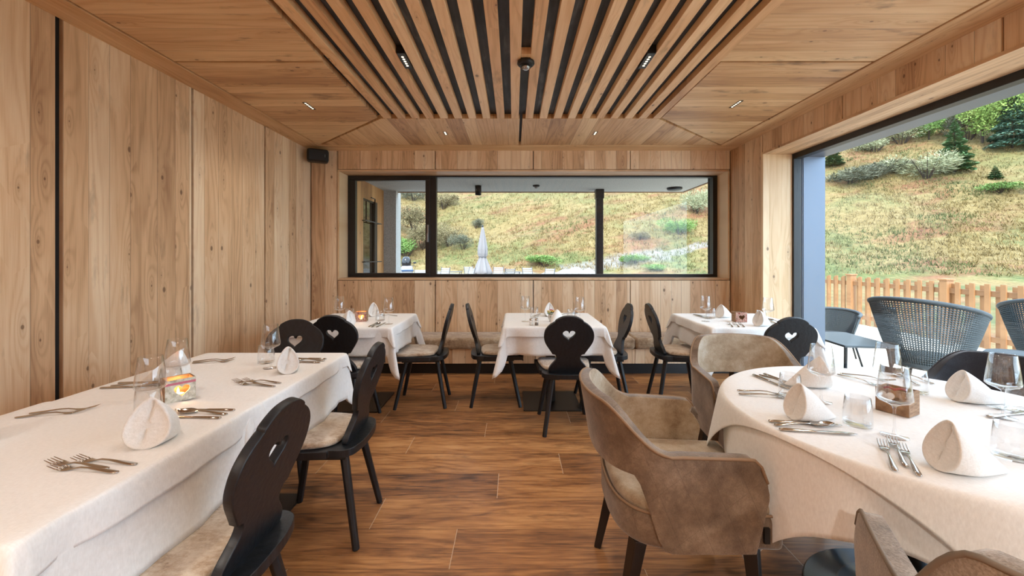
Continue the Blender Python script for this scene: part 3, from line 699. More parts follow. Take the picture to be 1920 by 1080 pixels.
def cutlery(kind, x, y, rz, z, label, group, dz=0.):
    o = bpy.data.objects.new({'fork': 'fork', 'spoon': 'spoon', 'knife': 'knife'}[kind], proto(kind)); C.objects.link(o)
    if kind == 'spoon' and not any(m.type == 'SOLIDIFY' for m in o.modifiers): solid(o, .0012, 0)
    o.location = (x, y, z-.0008+dz); o.rotation_euler = (0, 0, rz); tag(o, label, kind, group); return o
def cut_px(kind, hx, hy, tx, ty, z, label, group, dz=0.):   # handle end and tip as seen in the photo
    a = P(hx, hy, z); c = P(tx, ty, z); d = c-a
    return cutlery(kind, a.x, a.y, math.atan2(d.y, d.x), z, label, group, dz)

# napkins folded to standing cones
def napkin_me(h=.118, w=.10, L=.145, seed=0):
    """linen folded to a lying cone: a closed oval front with one curved crease, sides running out to a tail"""
    b = B(); m = 40; rows = []
    def sec(a):
        hh = h*(1-a)**1.02*(1+.10*math.sin(a*PI))+.0025; ww = w*(1-a)**.62*(1+.22*math.sin(min(1, a*1.2)*PI))+.003; r = []
        for k in range(m):
            t = 2*PI*k/m; zz = (1-math.cos(t))/2; flat = min(1, a*3.5)
            x = ww/2*math.sin(t)*(1.22-.62*zz**1.3); z = hh*zz
            if flat > 0 and zz < .35:                 # the body spreads flat on the table behind the rounded front
                x += flat*math.copysign(1, math.sin(t) if abs(math.sin(t)) > 1e-6 else 1)*(1-zz/.35)*ww*.16*abs(math.sin(t))**.4
                z = hh*zz*(1-.5*flat*(1-zz/.35))
            r.append((x+.006*math.sin(3*t+seed)*a*(1-a), L*a+.030*zz*(1-a)-.0, z+.0005))
        return r
    for i in range(16): rows.append(sec((i/15)**1.25))
    V = b.grid(rows, True); b.bm.faces.new(V[-1])
    f0 = rows[0]; cx, cz = 0, h*.46; caps = []
    for s_, dy in ((.985, -.0035), (.93, -.005), (.86, -.0035), (.78, .0005), (.6, .002), (.4, .001), (.2, 0.)):
        row = []
        for (x, y, z) in f0:
            xx = x*s_; zz = cz+(z-cz)*s_; yb = .030*(zz/h)
            cr = xx-(-.012+.020*(zz/h)**1.5); row.append((xx, yb+dy+.011*math.exp(-(cr/.0045)**2)*min(1, (1-s_)*8), zz))
        caps.append(row)
    W = b.grid([f0]+caps, True); b.bm.faces.new(W[-1]); bmesh.ops.remove_doubles(b.bm, verts=b.bm.verts, dist=1e-5)
    return b
NAPS = []
for sd_, (h_, w_n) in enumerate(((.126, .104), (.120, .110), (.130, .10))):
    b = napkin_me(h_, w_n-.012, .175, sd_); bmesh.ops.recalc_face_normals(b.bm, faces=b.bm.faces); me = bpy.data.meshes.new('napkin'); b.bm.to_mesh(me); b.bm.free(); me.materials.append(M['napkin'])
    for p in me.polygons: p.use_smooth = True
    NAPS.append(me)
def napkin(x, y, rz, z, label, group, v=0, s=1.):
    o = bpy.data.objects.new('napkin', NAPS[v]); C.objects.link(o); o.location = (x, y, z); o.rotation_euler = (0, 0, rz); o.scale = (s, s, s)
    tag(o, label, 'napkin', group); return o

# glasses
def wine_me():
    b = B(); b.lathe([(0, .0005), (.034, .0005), (.036, .0015), (.034, .003), (.012, .005), (.005, .010), (.0036, .03), (.0036, .085), (.006, .096), (.020, .104), (.038, .112), (.0445, .119), (.0445, .126), (.041, .16), (.0335, .222), (.0329, .2225), (.0324, .222), (.0398, .16), (.0433, .126), (.042, .119), (.034, .1135), (.012, .109), (0, .108)], 40); return b
def tumbler_me():
    b = B(); b.lathe([(0, .0005), (.034, .0005), (.0405, .004), (.0415, .010), (.0395, .05), (.0345, .096), (.0339, .0965), (.0333, .096), (.0383, .05), (.0402, .014), (.038, .010), (0, .0085)], 40); return b
GL = {}
for nm, fn in (('wine_glass', wine_me), ('water_glass', tumbler_me)):
    b = fn(); bmesh.ops.recalc_face_normals(b.bm, faces=b.bm.faces); me = bpy.data.meshes.new(nm); b.bm.to_mesh(me); b.bm.free(); me.materials.append(M['glass'])
    for p in me.polygons: p.use_smooth = True
    GL[nm] = me
def glass(kind, x, y, z, label, group):
    o = bpy.data.objects.new(kind, GL[kind]); C.objects.link(o); o.location = (x, y, z); tag(o, label, 'glass', group); return o

# small candle box with a heart window
q = N('candle_box_wood'); o = q.obj(); f = q.noise(q.sc(o, (20., 20., 120.)), 1., 3., .6)
M['boxwood'] = q.bsdf(q.ramp(f, [(.3, sr(120, 88, 62)), (.7, sr(178, 142, 108))]), .7, 0., q.bump(f, .3, .003))
q = N('candle_box_print'); o = q.obj(); s = q.xyz(o); f = q.noise(o, 55., 4., .7)
col = q.ramp(f, [(.3, sr(150, 142, 122)), (.5, sr(206, 202, 186)), (.7, sr(232, 230, 222))])
col = q.mix(q.ma('MULTIPLY', q.ma('GREATER_THAN', s[1], .066), q.ma('LESS_THAN', s[1], .075)), col, sr(196, 110, 128)); M['boxprint'] = q.bsdf(col, .6)
q = N('candle_box_print_red'); o = q.obj(); f = q.noise(o, 60., 3., .7); M['boxred'] = q.bsdf(q.ramp(f, [(.4, sr(150, 70, 56)), (.52, sr(214, 178, 160)), (.64, sr(120, 84, 70))]), .6)
M['wax'] = plain('candle_wax', sr(244, 236, 220), .5, 0., **{'Subsurface Weight': .2})
fl = N('flame_glow'); e = fl.n('ShaderNodeEmission', {'Color': (1, .62, .22, 1), 'Strength': 14.}).outputs[0]; fl.t.links.new(e, fl.out.inputs[0]); M['flame'] = fl.m
HFACE = curve_plate('heart_panel', [[(-.0475, 0), (.0475, 0), (.0475, .085), (-.0475, .085)], heart(.05, .046, .004, .038)], .007, .0006)
def candle_box(x, y, z, rz, label, front, lit=True, ribbon=False):
    t = thing('candle_box', label, 'candle holder', (x, y, z), rz)
    fo = link('heart_panel', HFACE.copy(), front, t); fo.rotation_euler = (PI/2, 0, 0); fo.location = (0, -.0365, 0)
    B().box(-.0475, .033, 0, .0475, .040, .085).build('panel', M['boxwood'], t)
    B().box(-.0475, -.0329, 0, -.0405, .0329, .085).build('panel', M['boxwood'], t); B().box(.0405, -.0329, 0, .0475, .0329, .085).build('panel', M['boxwood'], t)
    B().box(-.0404, -.0329, 0, .0404, .0329, .005).build('bottom', M['boxwood'], t)
    k = B().lathe([(0, .0052), (.0195, .0052), (.0195, .021), (.018, .0215), (.0175, .0195), (0, .019)], 24).build('tealight', M['wax'], t, True)
    if lit:
        B().lathe([(0, .0192), (.0025, .022), (.0045, .028), (.0035, .036), (0, .047)], 12).build('flame', M['flame'], k, True)
        ld = bpy.data.lights.new('candle', 'POINT'); ld.energy = .35; ld.color = (1, .55, .22); ld.shadow_soft_size = .008
        lo = bpy.data.objects.new('light', ld); C.objects.link(lo); lo.parent = t; lo.location = (0, 0, .05)
    if ribbon:
        red = plain('ribbon_red', sr(150, 24, 34), .6)
        B().tube([(-.02, -.045, .088), (-.005, -.05, .096), (.008, -.043, .088), (.02, -.03, .093), (.034, -.02, .089)], .004, 6).build('ribbon', red, t, True)
        me = curve_plate('heart_charm', [heart(.045, .04, 0, 0)], .006, .001); ho = link('heart_charm', me, plain('charm_white', sr(240, 238, 234), .6), t); ho.rotation_euler = (PI/2, 0, 0); ho.location = (-.012, -.0455, .056)
    return t

G_LW, G_LT = 'wine glasses on the long left table', 'water glasses on the long left table'
glass('wine_glass', -1.245, 1.39, LZ, 'wine glass behind the nearest napkin on the long left table', G_LW)
glass('wine_glass', -1.41, 1.70, TZ+.009, 'wine glass just behind the candle box on the long left table', G_LW)
glass('wine_glass', -1.240, 2.07, TZ+.009, 'wine glass at the far end of the long left table', G_LW)
glass('water_glass', -1.325, 1.47, LZ, 'water glass left of the candle box on the long left table', G_LT)
glass('water_glass', -1.455, 1.72, TZ+.009, 'water glass by the wall-side napkin on the long left table', G_LT)
glass('water_glass', -1.325, 2.17, TZ+.009, 'water glass at the far end of the long left table, below the wine glass bowl', G_LT)
candle_box(*P(334, 748, LZ).xy, LZ+.0005, .9, 'lit candle box with printed front and heart window on the long left table', M['boxprint'])
p = P(272, 843, LZ); napkin(p.x, p.y, math.radians(-12)+.55, LZ, 'white folded napkin nearest the camera on the long left table', 'napkins on the long left table', 1, 1.15)
p = P(540, 702, TZ+.009); napkin(p.x, p.y, .5, TZ+.009, 'white folded napkin at the far right corner of the long left table', 'napkins on the long left table', 0, 1.)
p = P(345, 715, TZ+.009); napkin(p.x-.03, p.y+.06, -1.2+PI, TZ+.009, 'white folded napkin behind the glasses, wall side of the long left table', 'napkins on the long left table', 2)
p = P(-12, 835, LZ); napkin(p.x-.02, p.y, 2.0, LZ, 'white folded napkin cut off by the left edge of the photo', 'napkins on the long left table', 0)
GC = 'cutlery on the long left table'
for k, (a, c_) in enumerate((((221, 888), (76, 878)), ((203, 881), (86, 868)), ((256, 873), (124, 862)))):
    cut_px('fork', *a, *c_, LZ, ['nearest of three forks before the near napkin on the left table', 'middle fork of the three before the near napkin on the left table', 'fork lying closest to the near napkin on the left table'][k], GC)
cut_px('knife', 440, 770.5, 330, 769.5, LZ, 'knife farthest from the near napkin, right beside the soup spoon on the left table', GC)
cut_px('spoon', 426, 778.5, 322, 773, LZ, 'soup spoon between two knives right of the near napkin on the left table', GC)
cut_px('knife', 414, 785.5, 310, 783, LZ, 'knife next to the near napkin on the left table, below the spoon', GC)
for k, (a, c_) in enumerate((((516, 726), (424, 719)), ((500, 724), (434, 715)), ((527, 719.5), (446, 713.5)))):
    cut_px('fork', *a, *c_, TZ+.009, ['nearest of three forks before the far napkin on the left table', 'middle fork of three before the far napkin on the left table', 'fork lying closest to the far napkin on the left table'][k], GC)
for k, (a, c_) in enumerate((((612, 674), (560, 673)), ((608, 677.5), (556, 676)), ((600, 681), (560, 680)))):
    cut_px(['knife', 'spoon', 'knife'][k], *a, *c_, TZ+.009, ['knife at the far table edge right of the far napkin on the left table', 'spoon between the knives at the far end of the left table', 'knife closest to the far napkin, far end of the left table'][k], GC)
for k, (a, c_) in enumerate((((28, 785), (150, 774)), ((55, 777), (162, 768)))):
    cut_px('fork', *a, *c_, LZ, ['nearer of two wall-side forks by the left edge of the photo', 'farther of two wall-side forks by the left edge of the photo'][k], GC)
for k, (a, c_) in enumerate((((188, 729), (300, 725)), ((208, 725), (310, 720)), ((222, 719.5), (320, 718)))):
    cut_px(['knife', 'spoon', 'knife'][k], *a, *c_, TZ+.009, ['nearer wall-side knife left of the candle box', 'wall-side spoon lying between two knives left of the candle box', 'farther wall-side knife left of the candle box'][k], GC)
for k, (a, c_) in enumerate((((360, 682), (424, 679)), ((362, 679), (434, 675)))):
    cut_px('fork', *a, *c_, TZ+.009, ['nearer of two wall-side forks at the far end of the left table', 'farther of two wall-side forks at the far end of the left table'][k], GC)

# round table
GW, GT, GN, GC = 'wine glasses on the round table', 'water glasses on the round table', 'napkins on the round table', 'cutlery on the round table'
glass('wine_glass', 1.195, 1.575, RZ, 'wine glass by the far left napkin on the round table', GW)
glass('wine_glass', 1.475, 1.60, RZ, 'wine glass behind the candle box on the round table', GW)
glass('wine_glass', 1.195, 1.272, RZ, 'wine glass in front of the candle box on the round table', GW)
glass('wine_glass', 1.715, 1.42, RZ, 'wine glass near the right edge of the photo on the round table', GW)
glass('water_glass', 1.105, 1.62, RZ, 'water glass between the two left napkins on the round table', GT)
glass('water_glass', 1.150, 1.355, RZ, 'water glass beside the soup spoon on the round table', GT)
glass('water_glass', 1.672, 1.685, RZ, 'water glass behind the candle box, right of the wine glass, on the round table', GT)
glass('water_glass', 1.395, 1.135, RZ, 'water glass right of the nearest napkin on the round table', GT)
glass('water_glass', 1.84, 1.47, RZ, 'water glass at the right edge of the photo on the round table', GT)
p = P(1697, 778, RZ); candle_box(p.x, p.y+.03, RZ+.0005, -1.12, 'wooden candle box with red ribbon and white heart on the round table', M['boxwood'], False, True)
p = P(1480, 787, RZ); napkin(p.x+.01, p.y, math.radians(-82), RZ, 'white folded napkin at the left edge of the round table, oval opening to the left', GN, 0, .98)
p = P(1520, 718, RZ); napkin(p.x+.03, p.y-.06, math.radians(80), RZ, 'white folded napkin at the far left of the round table, before the heart chair', GN, 2)
p = P(1790, 752, RZ); napkin(p.x, p.y, math.radians(-98), RZ, 'white folded napkin before the charcoal armchair on the round table', GN, 1)
p = P(1795, 893, RZ); napkin(p.x-.02, p.y+.03, math.radians(-92), RZ, 'largest white folded napkin nearest the camera on the round table', GN, 0, 1.03)
L_ = lambda k, a, c_, lb, dz=0.: cut_px(k, *a, *c_, RZ, lb, GC, dz)
L_('knife', (1441, 791), (1545, 797), 'farthest knife of the front left setting on the round table')
L_('spoon', (1452, 798.5), (1577, 799), 'soup spoon in the front left setting on the round table')
L_('knife', (1461, 806.5), (1608, 816), 'nearest knife of the front left setting on the round table')
L_('fork', (1679, 885), (1650, 825), 'leftmost of the three front forks on the round table')
L_('fork', (1698, 877), (1665, 815), 'middle one of the three front forks on the round table')
L_('fork', (1724, 895), (1685, 832), 'rightmost of the three front forks on the round table')
L_('fork', (1382, 733), (1470, 741), 'farther of two forks left of the left napkin on the round table')
L_('fork', (1385, 740), (1470, 746), 'nearer of two forks left of the left napkin on the round table')
L_('knife', (1412, 703.5), (1482, 732), 'leftmost knife before the brown armchair at the far side of the round table')
L_('spoon', (1424, 704), (1480, 724), 'spoon between two knives at the far left of the round table')
L_('knife', (1432, 702), (1505, 728), 'rightmost knife before the brown armchair at the far side of the round table')
L_('fork', (1570, 703), (1625, 718), 'nearer of two forks at the far edge of the round table')
L_('fork', (1575, 701), (1640, 711), 'farther of two forks at the far edge of the round table')
L_('spoon', (1725, 724), (1700, 713), 'leftmost of two spoons behind the candle box on the round table')
L_('spoon', (1752, 721), (1722, 711.5), 'rightmost of two spoons behind the candle box on the round table')
L_('fork', (1945, 765), (1893, 766), 'fork at the right edge of the photo on the round table')
L_('knife', (1853, 783), (1905, 777), 'knife near the right edge of the photo on the round table')

# back row tables
def small(x, y): return P(x, y, KZ)
GW, GT, GN, GC = 'wine glasses on the back left table', 'water glasses on the back left table', 'napkins on the back left table', 'cutlery on the back left table'
for (x, ytop, lb) in ((637, 556, 'wine glass at the left end of the back left table'), (729, 558, 'wine glass at the right side of the back left table')):
    Y = (H-KZ-.2225)*F/(ytop-VY); glass('wine_glass', (x-VX)*Y/F, Y, KZ, lb, GW)
for (x, yt, lb) in ((656, 578, 'water glass left of the candle box on the back left table'), (713, 581, 'water glass right of the candle box on the back left table')):
    Y = (H-KZ-.0965)*F/(yt-VY); glass('water_glass', (x-VX)*Y/F, Y, KZ, lb, GT)
p = small(678, 602); candle_box(p.x, p.y, KZ+.0005, .15, 'lit candle box with heart window on the back left table', M['boxred'])
p = small(664, 611); napkin(p.x-.01, p.y-.02, -2.0+PI, KZ, 'white folded napkin in front of the candle box on the back left table', GN, 0)
p = small(700, 594); napkin(p.x, p.y, .3, KZ, 'white folded napkin behind the candle box on the back left table', GN, 2)
for k, (a, c_) in enumerate((((692, 613), (706, 606)), ((697, 614), (716, 604)), ((706, 614), (722, 606)))):
    cut_px(['knife', 'spoon', 'knife'][k], *a, *c_, KZ, ['left knife', 'spoon', 'right knife'][k]+' of the front setting on the back left table', GC)
cut_px('fork', 745, 593, 727, 592, KZ, 'fork at the right edge of the back left table', GC)
cut_px('fork', 632, 601, 648, 599, KZ, 'fork at the left edge of the back left table', GC)

GW, GT, GN, GC = 'wine glasses on the centre table', 'water glasses on the centre table', 'napkins on the centre table', 'cutlery on the centre table'
for (x, ytop, lb) in ((985, 555, 'wine glass on the left side of the centre table'), (1087, 557, 'wine glass on the right side of the centre table')):
    Y = (H-KZ-.2225)*F/(ytop-VY); glass('wine_glass', (x-VX)*Y/F, Y, KZ, lb, GW)
for (x, yt, lb) in ((1002, 576, 'water glass left of the flower vase on the centre table'), (1071, 580, 'water glass right of the flower vase on the centre table')):
    Y = (H-KZ-.0965)*F/(yt-VY); glass('water_glass', (x-VX)*Y/F, Y, KZ, lb, GT)
p = small(1034, 596); napkin(p.x-.01, p.y+.06, .1, KZ, 'white folded napkin behind the flower vase on the centre table', GN, 2)
p = small(1046, 607); napkin(p.x, p.y-.03, 2.7, KZ, 'white folded napkin in front of the flower vase on the centre table', GN, 0)
p = small(1033, 603); VXY = p
t = thing('flower_vase', 'small silver vase of yellow and red flowers on the centre table', 'vase', (p.x, p.y, KZ+.0005))
B().lathe([(0, 0), (.016, 0), (.018, .003), (.012, .008), (.022, .022), (.027, .038), (.022, .054), (.025, .062), (.022, .062), (.019, .054), (.022, .038), (0, .02)], 24).build('vase', plain('vase_silver', sr(200, 196, 190), .2, .9), t, True)
rnd = random.Random(3)
for k in range(9):
    a = rnd.random()*6.28; r = .030*math.sqrt(rnd.random()); x, y, z = r*math.cos(a), r*math.sin(a), .085+.018*rnd.random()-.3*r
    b = B()
    for j in range(8):
        aa = 2*PI*j/8; b.box(.001, -.004, -.0012, .0125, .004, .0012, Matrix.Translation((x, y, z))@Matrix.Rotation(aa, 4, 'Z')@Matrix.Rotation(-.35, 4, 'Y'))
    fo = b.build('flower', plain('petal', sr(*[(238, 200, 40), (244, 214, 70), (190, 50, 40)][k % 3]), .6), t)
    B().lathe([(0, .005), (.004, .003), (.0045, 0), (0, -.003)], 8, (x, y, z)).build('flower_centre', plain('flower_centre', sr(120, 80, 24), .7), fo, True)
b = B()
for k in range(40):
    a = rnd.random()*6.28; r = .034*math.sqrt(rnd.random()); b.box(0, -.003, -.0006, .018, .003, .0006, Matrix.Translation((r*.6*math.cos(a), r*.6*math.sin(a), .066+.015*rnd.random()))@Matrix.Rotation(a, 4, 'Z')@Matrix.Rotation(-.6*rnd.random(), 4, 'Y'))
b.build('leaves', plain('vase_leaves', sr(70, 104, 44), .6), t)
for (x, lb, cc) in ((996, 'salt shaker, left of the glass pair with chrome tops on the centre table', (235, 235, 232)), (1006, 'pepper shaker, right of the glass pair with chrome tops on the centre table', (110, 96, 84))):
    p = small(x, 610); t = thing('shaker', lb, 'shaker', (p.x, p.y, KZ+.0005), 0, 'salt and pepper on the centre table')
    B().lathe([(0, 0), (.016, 0), (.018, .003), (.014, .042), (.0, .042)], 20).build('jar', M['glass'], t, True)
    B().lathe([(0, .003), (.0145, .003), (.0135, .022), (0, .022)], 20).build('filling', plain('filling', sr(*cc), .8), t, True)
    B().lathe([(.0142, .0405), (.0145, .052), (.008, .058), (0, .0585)], 20).build('lid', M['steel'], t, True)
for k, (a, c_) in enumerate((((1000, 594), (1014, 588)), ((1052, 590), (1068, 589)), ((1090, 600), (1078, 594)))):
    cut_px(['knife', 'spoon', 'fork'][k], *a, *c_, KZ, ['knife by the left wine glass', 'spoon behind the vase', 'fork under the right wine glass'][k]+' on the centre table', GC)

GW, GT, GN, GC = 'wine glasses on the back right table', 'water glasses on the back right table', 'napkins on the back right table', 'cutlery on the back right table'
for (x, ytop, lb) in ((1323, 555, 'wine glass on the left side of the back right table'), (1440, 558, 'wine glass on the right side of the back right table')):
    Y = (H-KZ-.2225)*F/(ytop-VY); glass('wine_glass', (x-VX)*Y/F, Y, KZ, lb, GW)
for (x, yt, lb) in ((1333, 577, 'water glass by the left wine glass on the back right table'), (1427, 582, 'water glass behind the front napkin on the back right table')):
    Y = (H-KZ-.0965)*F/(yt-VY); glass('water_glass', (x-VX)*Y/F, Y, KZ, lb, GT)
p = small(1386, 603); candle_box(p.x, p.y, KZ+.0005, -.05, 'unlit candle box with red heart print on the back right table', M['boxred'], False)
p = small(1352, 595); napkin(p.x-.03, p.y-.02, -1.2, KZ, 'white folded napkin left of the candle box on the back right table', GN, 1)
p = small(1417, 611); napkin(p.x, p.y-.02, -1.15, KZ, 'white folded napkin right of the candle box on the back right table', GN, 0)
for k, (a, c_) in enumerate((((1374, 614), (1362, 604)), ((1386, 614), (1372, 604)), ((1396, 614), (1382, 604)))):
    cut_px('fork', *a, *c_, KZ, ['left', 'middle', 'right'][k]+' one of three forks in front of the candle box on the back right table', GC)
for k, (a, c_) in enumerate((((1300, 590), (1318, 593)), ((1305, 592), (1325, 597)))):
    cut_px('knife', *a, *c_, KZ, ['farther', 'nearer'][k]+' knife at the left edge of the back right table', GC)
for k, (a, c_) in enumerate((((1460, 610), (1445, 602)), ((1464, 606), (1450, 602)))):
    cut_px(['knife', 'spoon'][k], *a, *c_, KZ, ['knife', 'spoon'][k]+' at the right edge of the back right table', GC)

# ------------------------------------------------------------------ outside: deck, fence, building parts
DZ = -.15
def oc(*c):                                          # outdoor colours: real grass, stone and cord are darker than they look in full daylight
    r = sr(*c); return (r[0]*.30, r[1]*.275, r[2]*.26, 1)
LARCH = dict(dark=(120,80,48), mid=(163,119,78), light=(182,144,104))
M['larch'] = wood('larch_new', 'X', 'Z', .3, seed=51., tone=.5, stain=.1, seam=0., knots=.5, **LARCH)
M['deck'] = wood('deck_boards', 'X', 'Y', .14, seed=53., tone=.7, stain=.05, seam=.9, knots=.2, dark=(160,144,122), mid=(190,178,160), light=(206,196,182))
M['clad'] = wood('wing_cladding', 'Y', 'Z', .16, seed=55., tone=.52, stain=.2, dark=(150,98,54), mid=(202,146,90), light=(224,174,122))
q = N('render_plaster'); o = q.obj(); f = q.noise(o, 60., 3., .7); M['plaster'] = q.bsdf(q.ramp(f, [(.35, sr(160, 158, 154)), (.65, sr(206, 204, 199))]), .9, 0., q.bump(f, .5, .01))
S(B().box(3.3, -3.5, DZ-.08, 7.5, 10.5, DZ).build('deck', M['deck']))

FX = 7.24
t = thing('picket_fence', 'new larch picket fence along the terrace outside the right window', 'fence', (FX, 7, DZ))
for k in range(4):
    y = 10.6-7-1.91*k
    po = B().box(-.06, y-.06, 0, .06, y+.06, 1.07).build('post', M['larch'], t, bevel=.004)
    B().box(-.075, y-.075, 1.07, .075, y+.075, 1.10).build('cap', M['larch'], po, bevel=.003)
for z in (.17, .86): B().box(-.0155, -4.2, z, .0155, 3.7, z+.085).build('rail', M['larch'], t, bevel=.003)
for k in range(76):
    y = 3.6-.103*k; sgn = -1 if k % 2 else 1
    if min(abs(y-(3.6-1.91*j)) for j in range(4)) < .085: continue
    x0 = -.037 if sgn < 0 else .016
    b = B(); b.box(x0, y-.034, .06, x0+.021, y+.034, 1.02+(.03 if k % 2 else 0)); b.build('picket', M['larch'], t)

# woven outdoor chairs
q = N('wicker_cord'); o = q.obj(); f = q.noise(o, 120., 2., .6); M['wicker'] = q.bsdf(q.ramp(f, [(.3, oc(92, 114, 128)), (.7, oc(128, 152, 166))]), .7, 0., q.bump(f, .4, .004))
M['wicker_rim'] = plain('wicker_rim', oc(96, 116, 130), .75)
M['cushion_grey'] = plain('outdoor_cushion', oc(112, 128, 140), .9)
def wicker(label, loc, rz, w=.92, d=.84, hb=1.02, ha=.74, group=None):
    t = thing('outdoor_armchair', label, 'chair', loc, rz, group); rows = []; nu, nv = 70, 30
    for j in range(nv+1):
        v = j/nv; r = []
        for i in range(nu+1):
            th = -2.15+4.3*i/nu; cf = .5+.5*math.cos(th); top = ha+(hb-ha)*cf**.8; z = .30+(top-.30)*v
            fl = .60+.40*v**.8; x = math.sin(th)*w/2*fl; y = -math.cos(th)*d/2*fl-.05*v*cf
            r.append((x, y, z))
        rows.append(r)
    b = B(); b.grid(rows); o = b.build('woven_shell', M['wicker'], t, False)
    m = o.modifiers.new('weave', 'WIREFRAME'); m.thickness = .020; m.use_even_offset = False
    top = rows[-1]; B().tube(top, .021, 8).build('rim', M['wicker_rim'], t, True)
    B().tube(rows[0], .012, 8).build('lower_ring', M['wicker_rim'], t, True)
    B().lathe([(0, .27), (w*.29, .27), (w*.30, .29), (w*.30, .36), (w*.28, .39), (0, .40)], 36).build('seat_cushion', M['cushion_grey'], t, True)
    for sx in (-1, 1):
        for sy in (-1, 1): B().bar((sx*.2, sy*.18, .29), (sx*.27, sy*.25, 0), .014, .011, 10).build('leg', M['dark_metal'], t, True)
    return t
wicker('large woven blue grey lounge chair with its back to the right window', (4.50, 4.42, DZ), face(.95, .35), group='woven terrace chairs')
wicker('woven blue grey lounge chair cut by the right edge of the photo outside', (6.15, 4.55, DZ), face(.55, .75), group='woven terrace chairs')
wicker('small pale woven chair beyond the low outdoor table, by the window jamb', (4.55, 5.75, DZ), face(-.55, -.85), .58, .54, .70, .62, 'woven terrace chairs')
t = thing('outdoor_pouf', 'grey cushioned stool outside behind the charcoal armchair', 'stool', (5.35, 4.25, DZ))
B().lathe([(0, .33), (.26, .33), (.295, .36), (.30, .40), (.27, .44), (0, .455)], 36).build('cushion', M['cushion_grey'], t, True)
for k in range(4): B().bar((.17*math.cos(k*PI/2+.8), .17*math.sin(k*PI/2+.8), .33), (.22*math.cos(k*PI/2+.8), .22*math.sin(k*PI/2+.8), 0), .013, .011, 8).build('leg', M['dark_metal'], t)
t = thing('outdoor_table', 'low grey outdoor table just outside the big window', 'table', (3.70, 4.52, DZ), -.12)
B().box(-.26, -.40, .53, .26, .40, .555).build('tabletop', plain('outdoor_tabletop', oc(112, 128, 138), .5), t, bevel=.006)
for sx in (-1, 1):
    for sy in (-1, 1): B().bar((sx*.2, sy*.32, .53), (sx*.24, sy*.37, 0), .016, .013, 8).build('leg', M['dark_metal'], t)

# roof overhang and wing wall outside the back window
S(B().box(-2.65, 5.45, 2.55, 3.22, 7.70, 2.95).build('overhang', M['plaster']))
S(B().box(-2.65, 7.70, 2.535, 3.245, 7.73, 2.97).box(3.22, 5.45, 2.535, 3.245, 7.70, 2.97).build('overhang_edge', M['larch']))
ww = S(B().box(-2.65, 5.45, -.2, -2.452, 7.58, 2.55).build('wing_wall', M['plaster']))
S(B().box(-2.452, 5.45, -.2, -2.43, 6.55, 2.55).box(-2.452, 7.20, -.2, -2.43, 7.58, 2.55).box(-2.452, 6.55, 2.27, -2.43, 7.20, 2.55).box(-2.452, 6.55, -.2, -2.43, 7.20, .8).build('cladding', M['clad'], ww))
w3 = S(B().box(-2.451, 6.55, .8, -2.436, 6.575, 2.27).box(-2.451, 7.06, .8, -2.42, 7.20, 2.27).box(-2.451, 6.575, 2.24, -2.436, 7.06, 2.27).build('window_3', M['black_frame']))
q = N('mirror_pane'); M['mirror_pane'] = q.bsdf(oc(70, 76, 72), .03, .9)
S(B().box(-2.4505, 6.575, .8, -2.4455, 7.06, 2.24).build('pane', M['mirror_pane'], w3))
S(B().box(-2.65, 7.58, -.2, -2.20, 7.9, 2.55).build('pillar', M['plaster']))
t = thing('window_rail', 'thin steel rods across the narrow window of the outside wing wall', 'rail', (-2.37, 6.85, 1.3))
for z in (.60-.0, -.07): B().bar((0, -.38, z), (0, .42, z), .009, n=8).bar((-.06, -.34, z), (0, -.34, z), .008).bar((-.06, .38, z), (0, .38, z), .008).build('rod', M['dark_metal'], t)
B().tube([(0, -.10, 1.00), (0, .08, 1.00), (0, .08, .86), (0, .08, .60)], .010, 8).build('bracket', M['dark_metal'], t)
q = N('post_steel'); o = q.obj(); f = q.noise(o, 40., 3., .7); M['post'] = q.bsdf(q.ramp(f, [(.35, oc(48, 50, 52)), (.68, oc(86, 88, 90)), (.75, oc(150, 150, 150))]), .5, .3)
t = thing('roof_post', 'dark steel post holding the roof overhang outside the back window', 'post', (1.575, 7.45, -.2))
B().box(-.062, -.062, 0, .062, .062, 2.58).build('shaft', M['post'], t, bevel=.006); B().box(-.075, -.075, 2.58, .075, .075, 2.749).build('head', M['dark_metal'], t, bevel=.008)
t = thing('ceiling_cylinder_lamp', 'dark cylinder lamp under the roof overhang above the closed parasol', 'lamp', (-.615, 7.05, 2.55))
B().lathe([(0, 0), (.055, 0), (.055, -.155), (.05, -.16), (.045, -.14), (0, -.135)], 24).build('body', M['dark_metal'], t, True)
t = thing('motion_sensor', 'small domed sensor under the roof overhang', 'sensor', (.39, 7.0, 2.55))
B().lathe([(0, 0), (.06, 0), (.06, -.02), (.045, -.03), (0, -.03)], 24).build('base', M['dark_metal'], t, True); B().lathe([(.035, -.028), (.025, -.05), (0, -.058)], 20).build('dome', plain('sensor_white', oc(220, 220, 220), .4), t, True)
t = thing('outdoor_disc_lamp', 'flat round lamp under the right end of the roof overhang', 'lamp', (2.88, 7.25, 2.55))
B().lathe([(0, 0), (.13, 0), (.13, -.03), (.11, -.045), (0, -.048)], 32).build('body', M['dark_metal'], t, True)

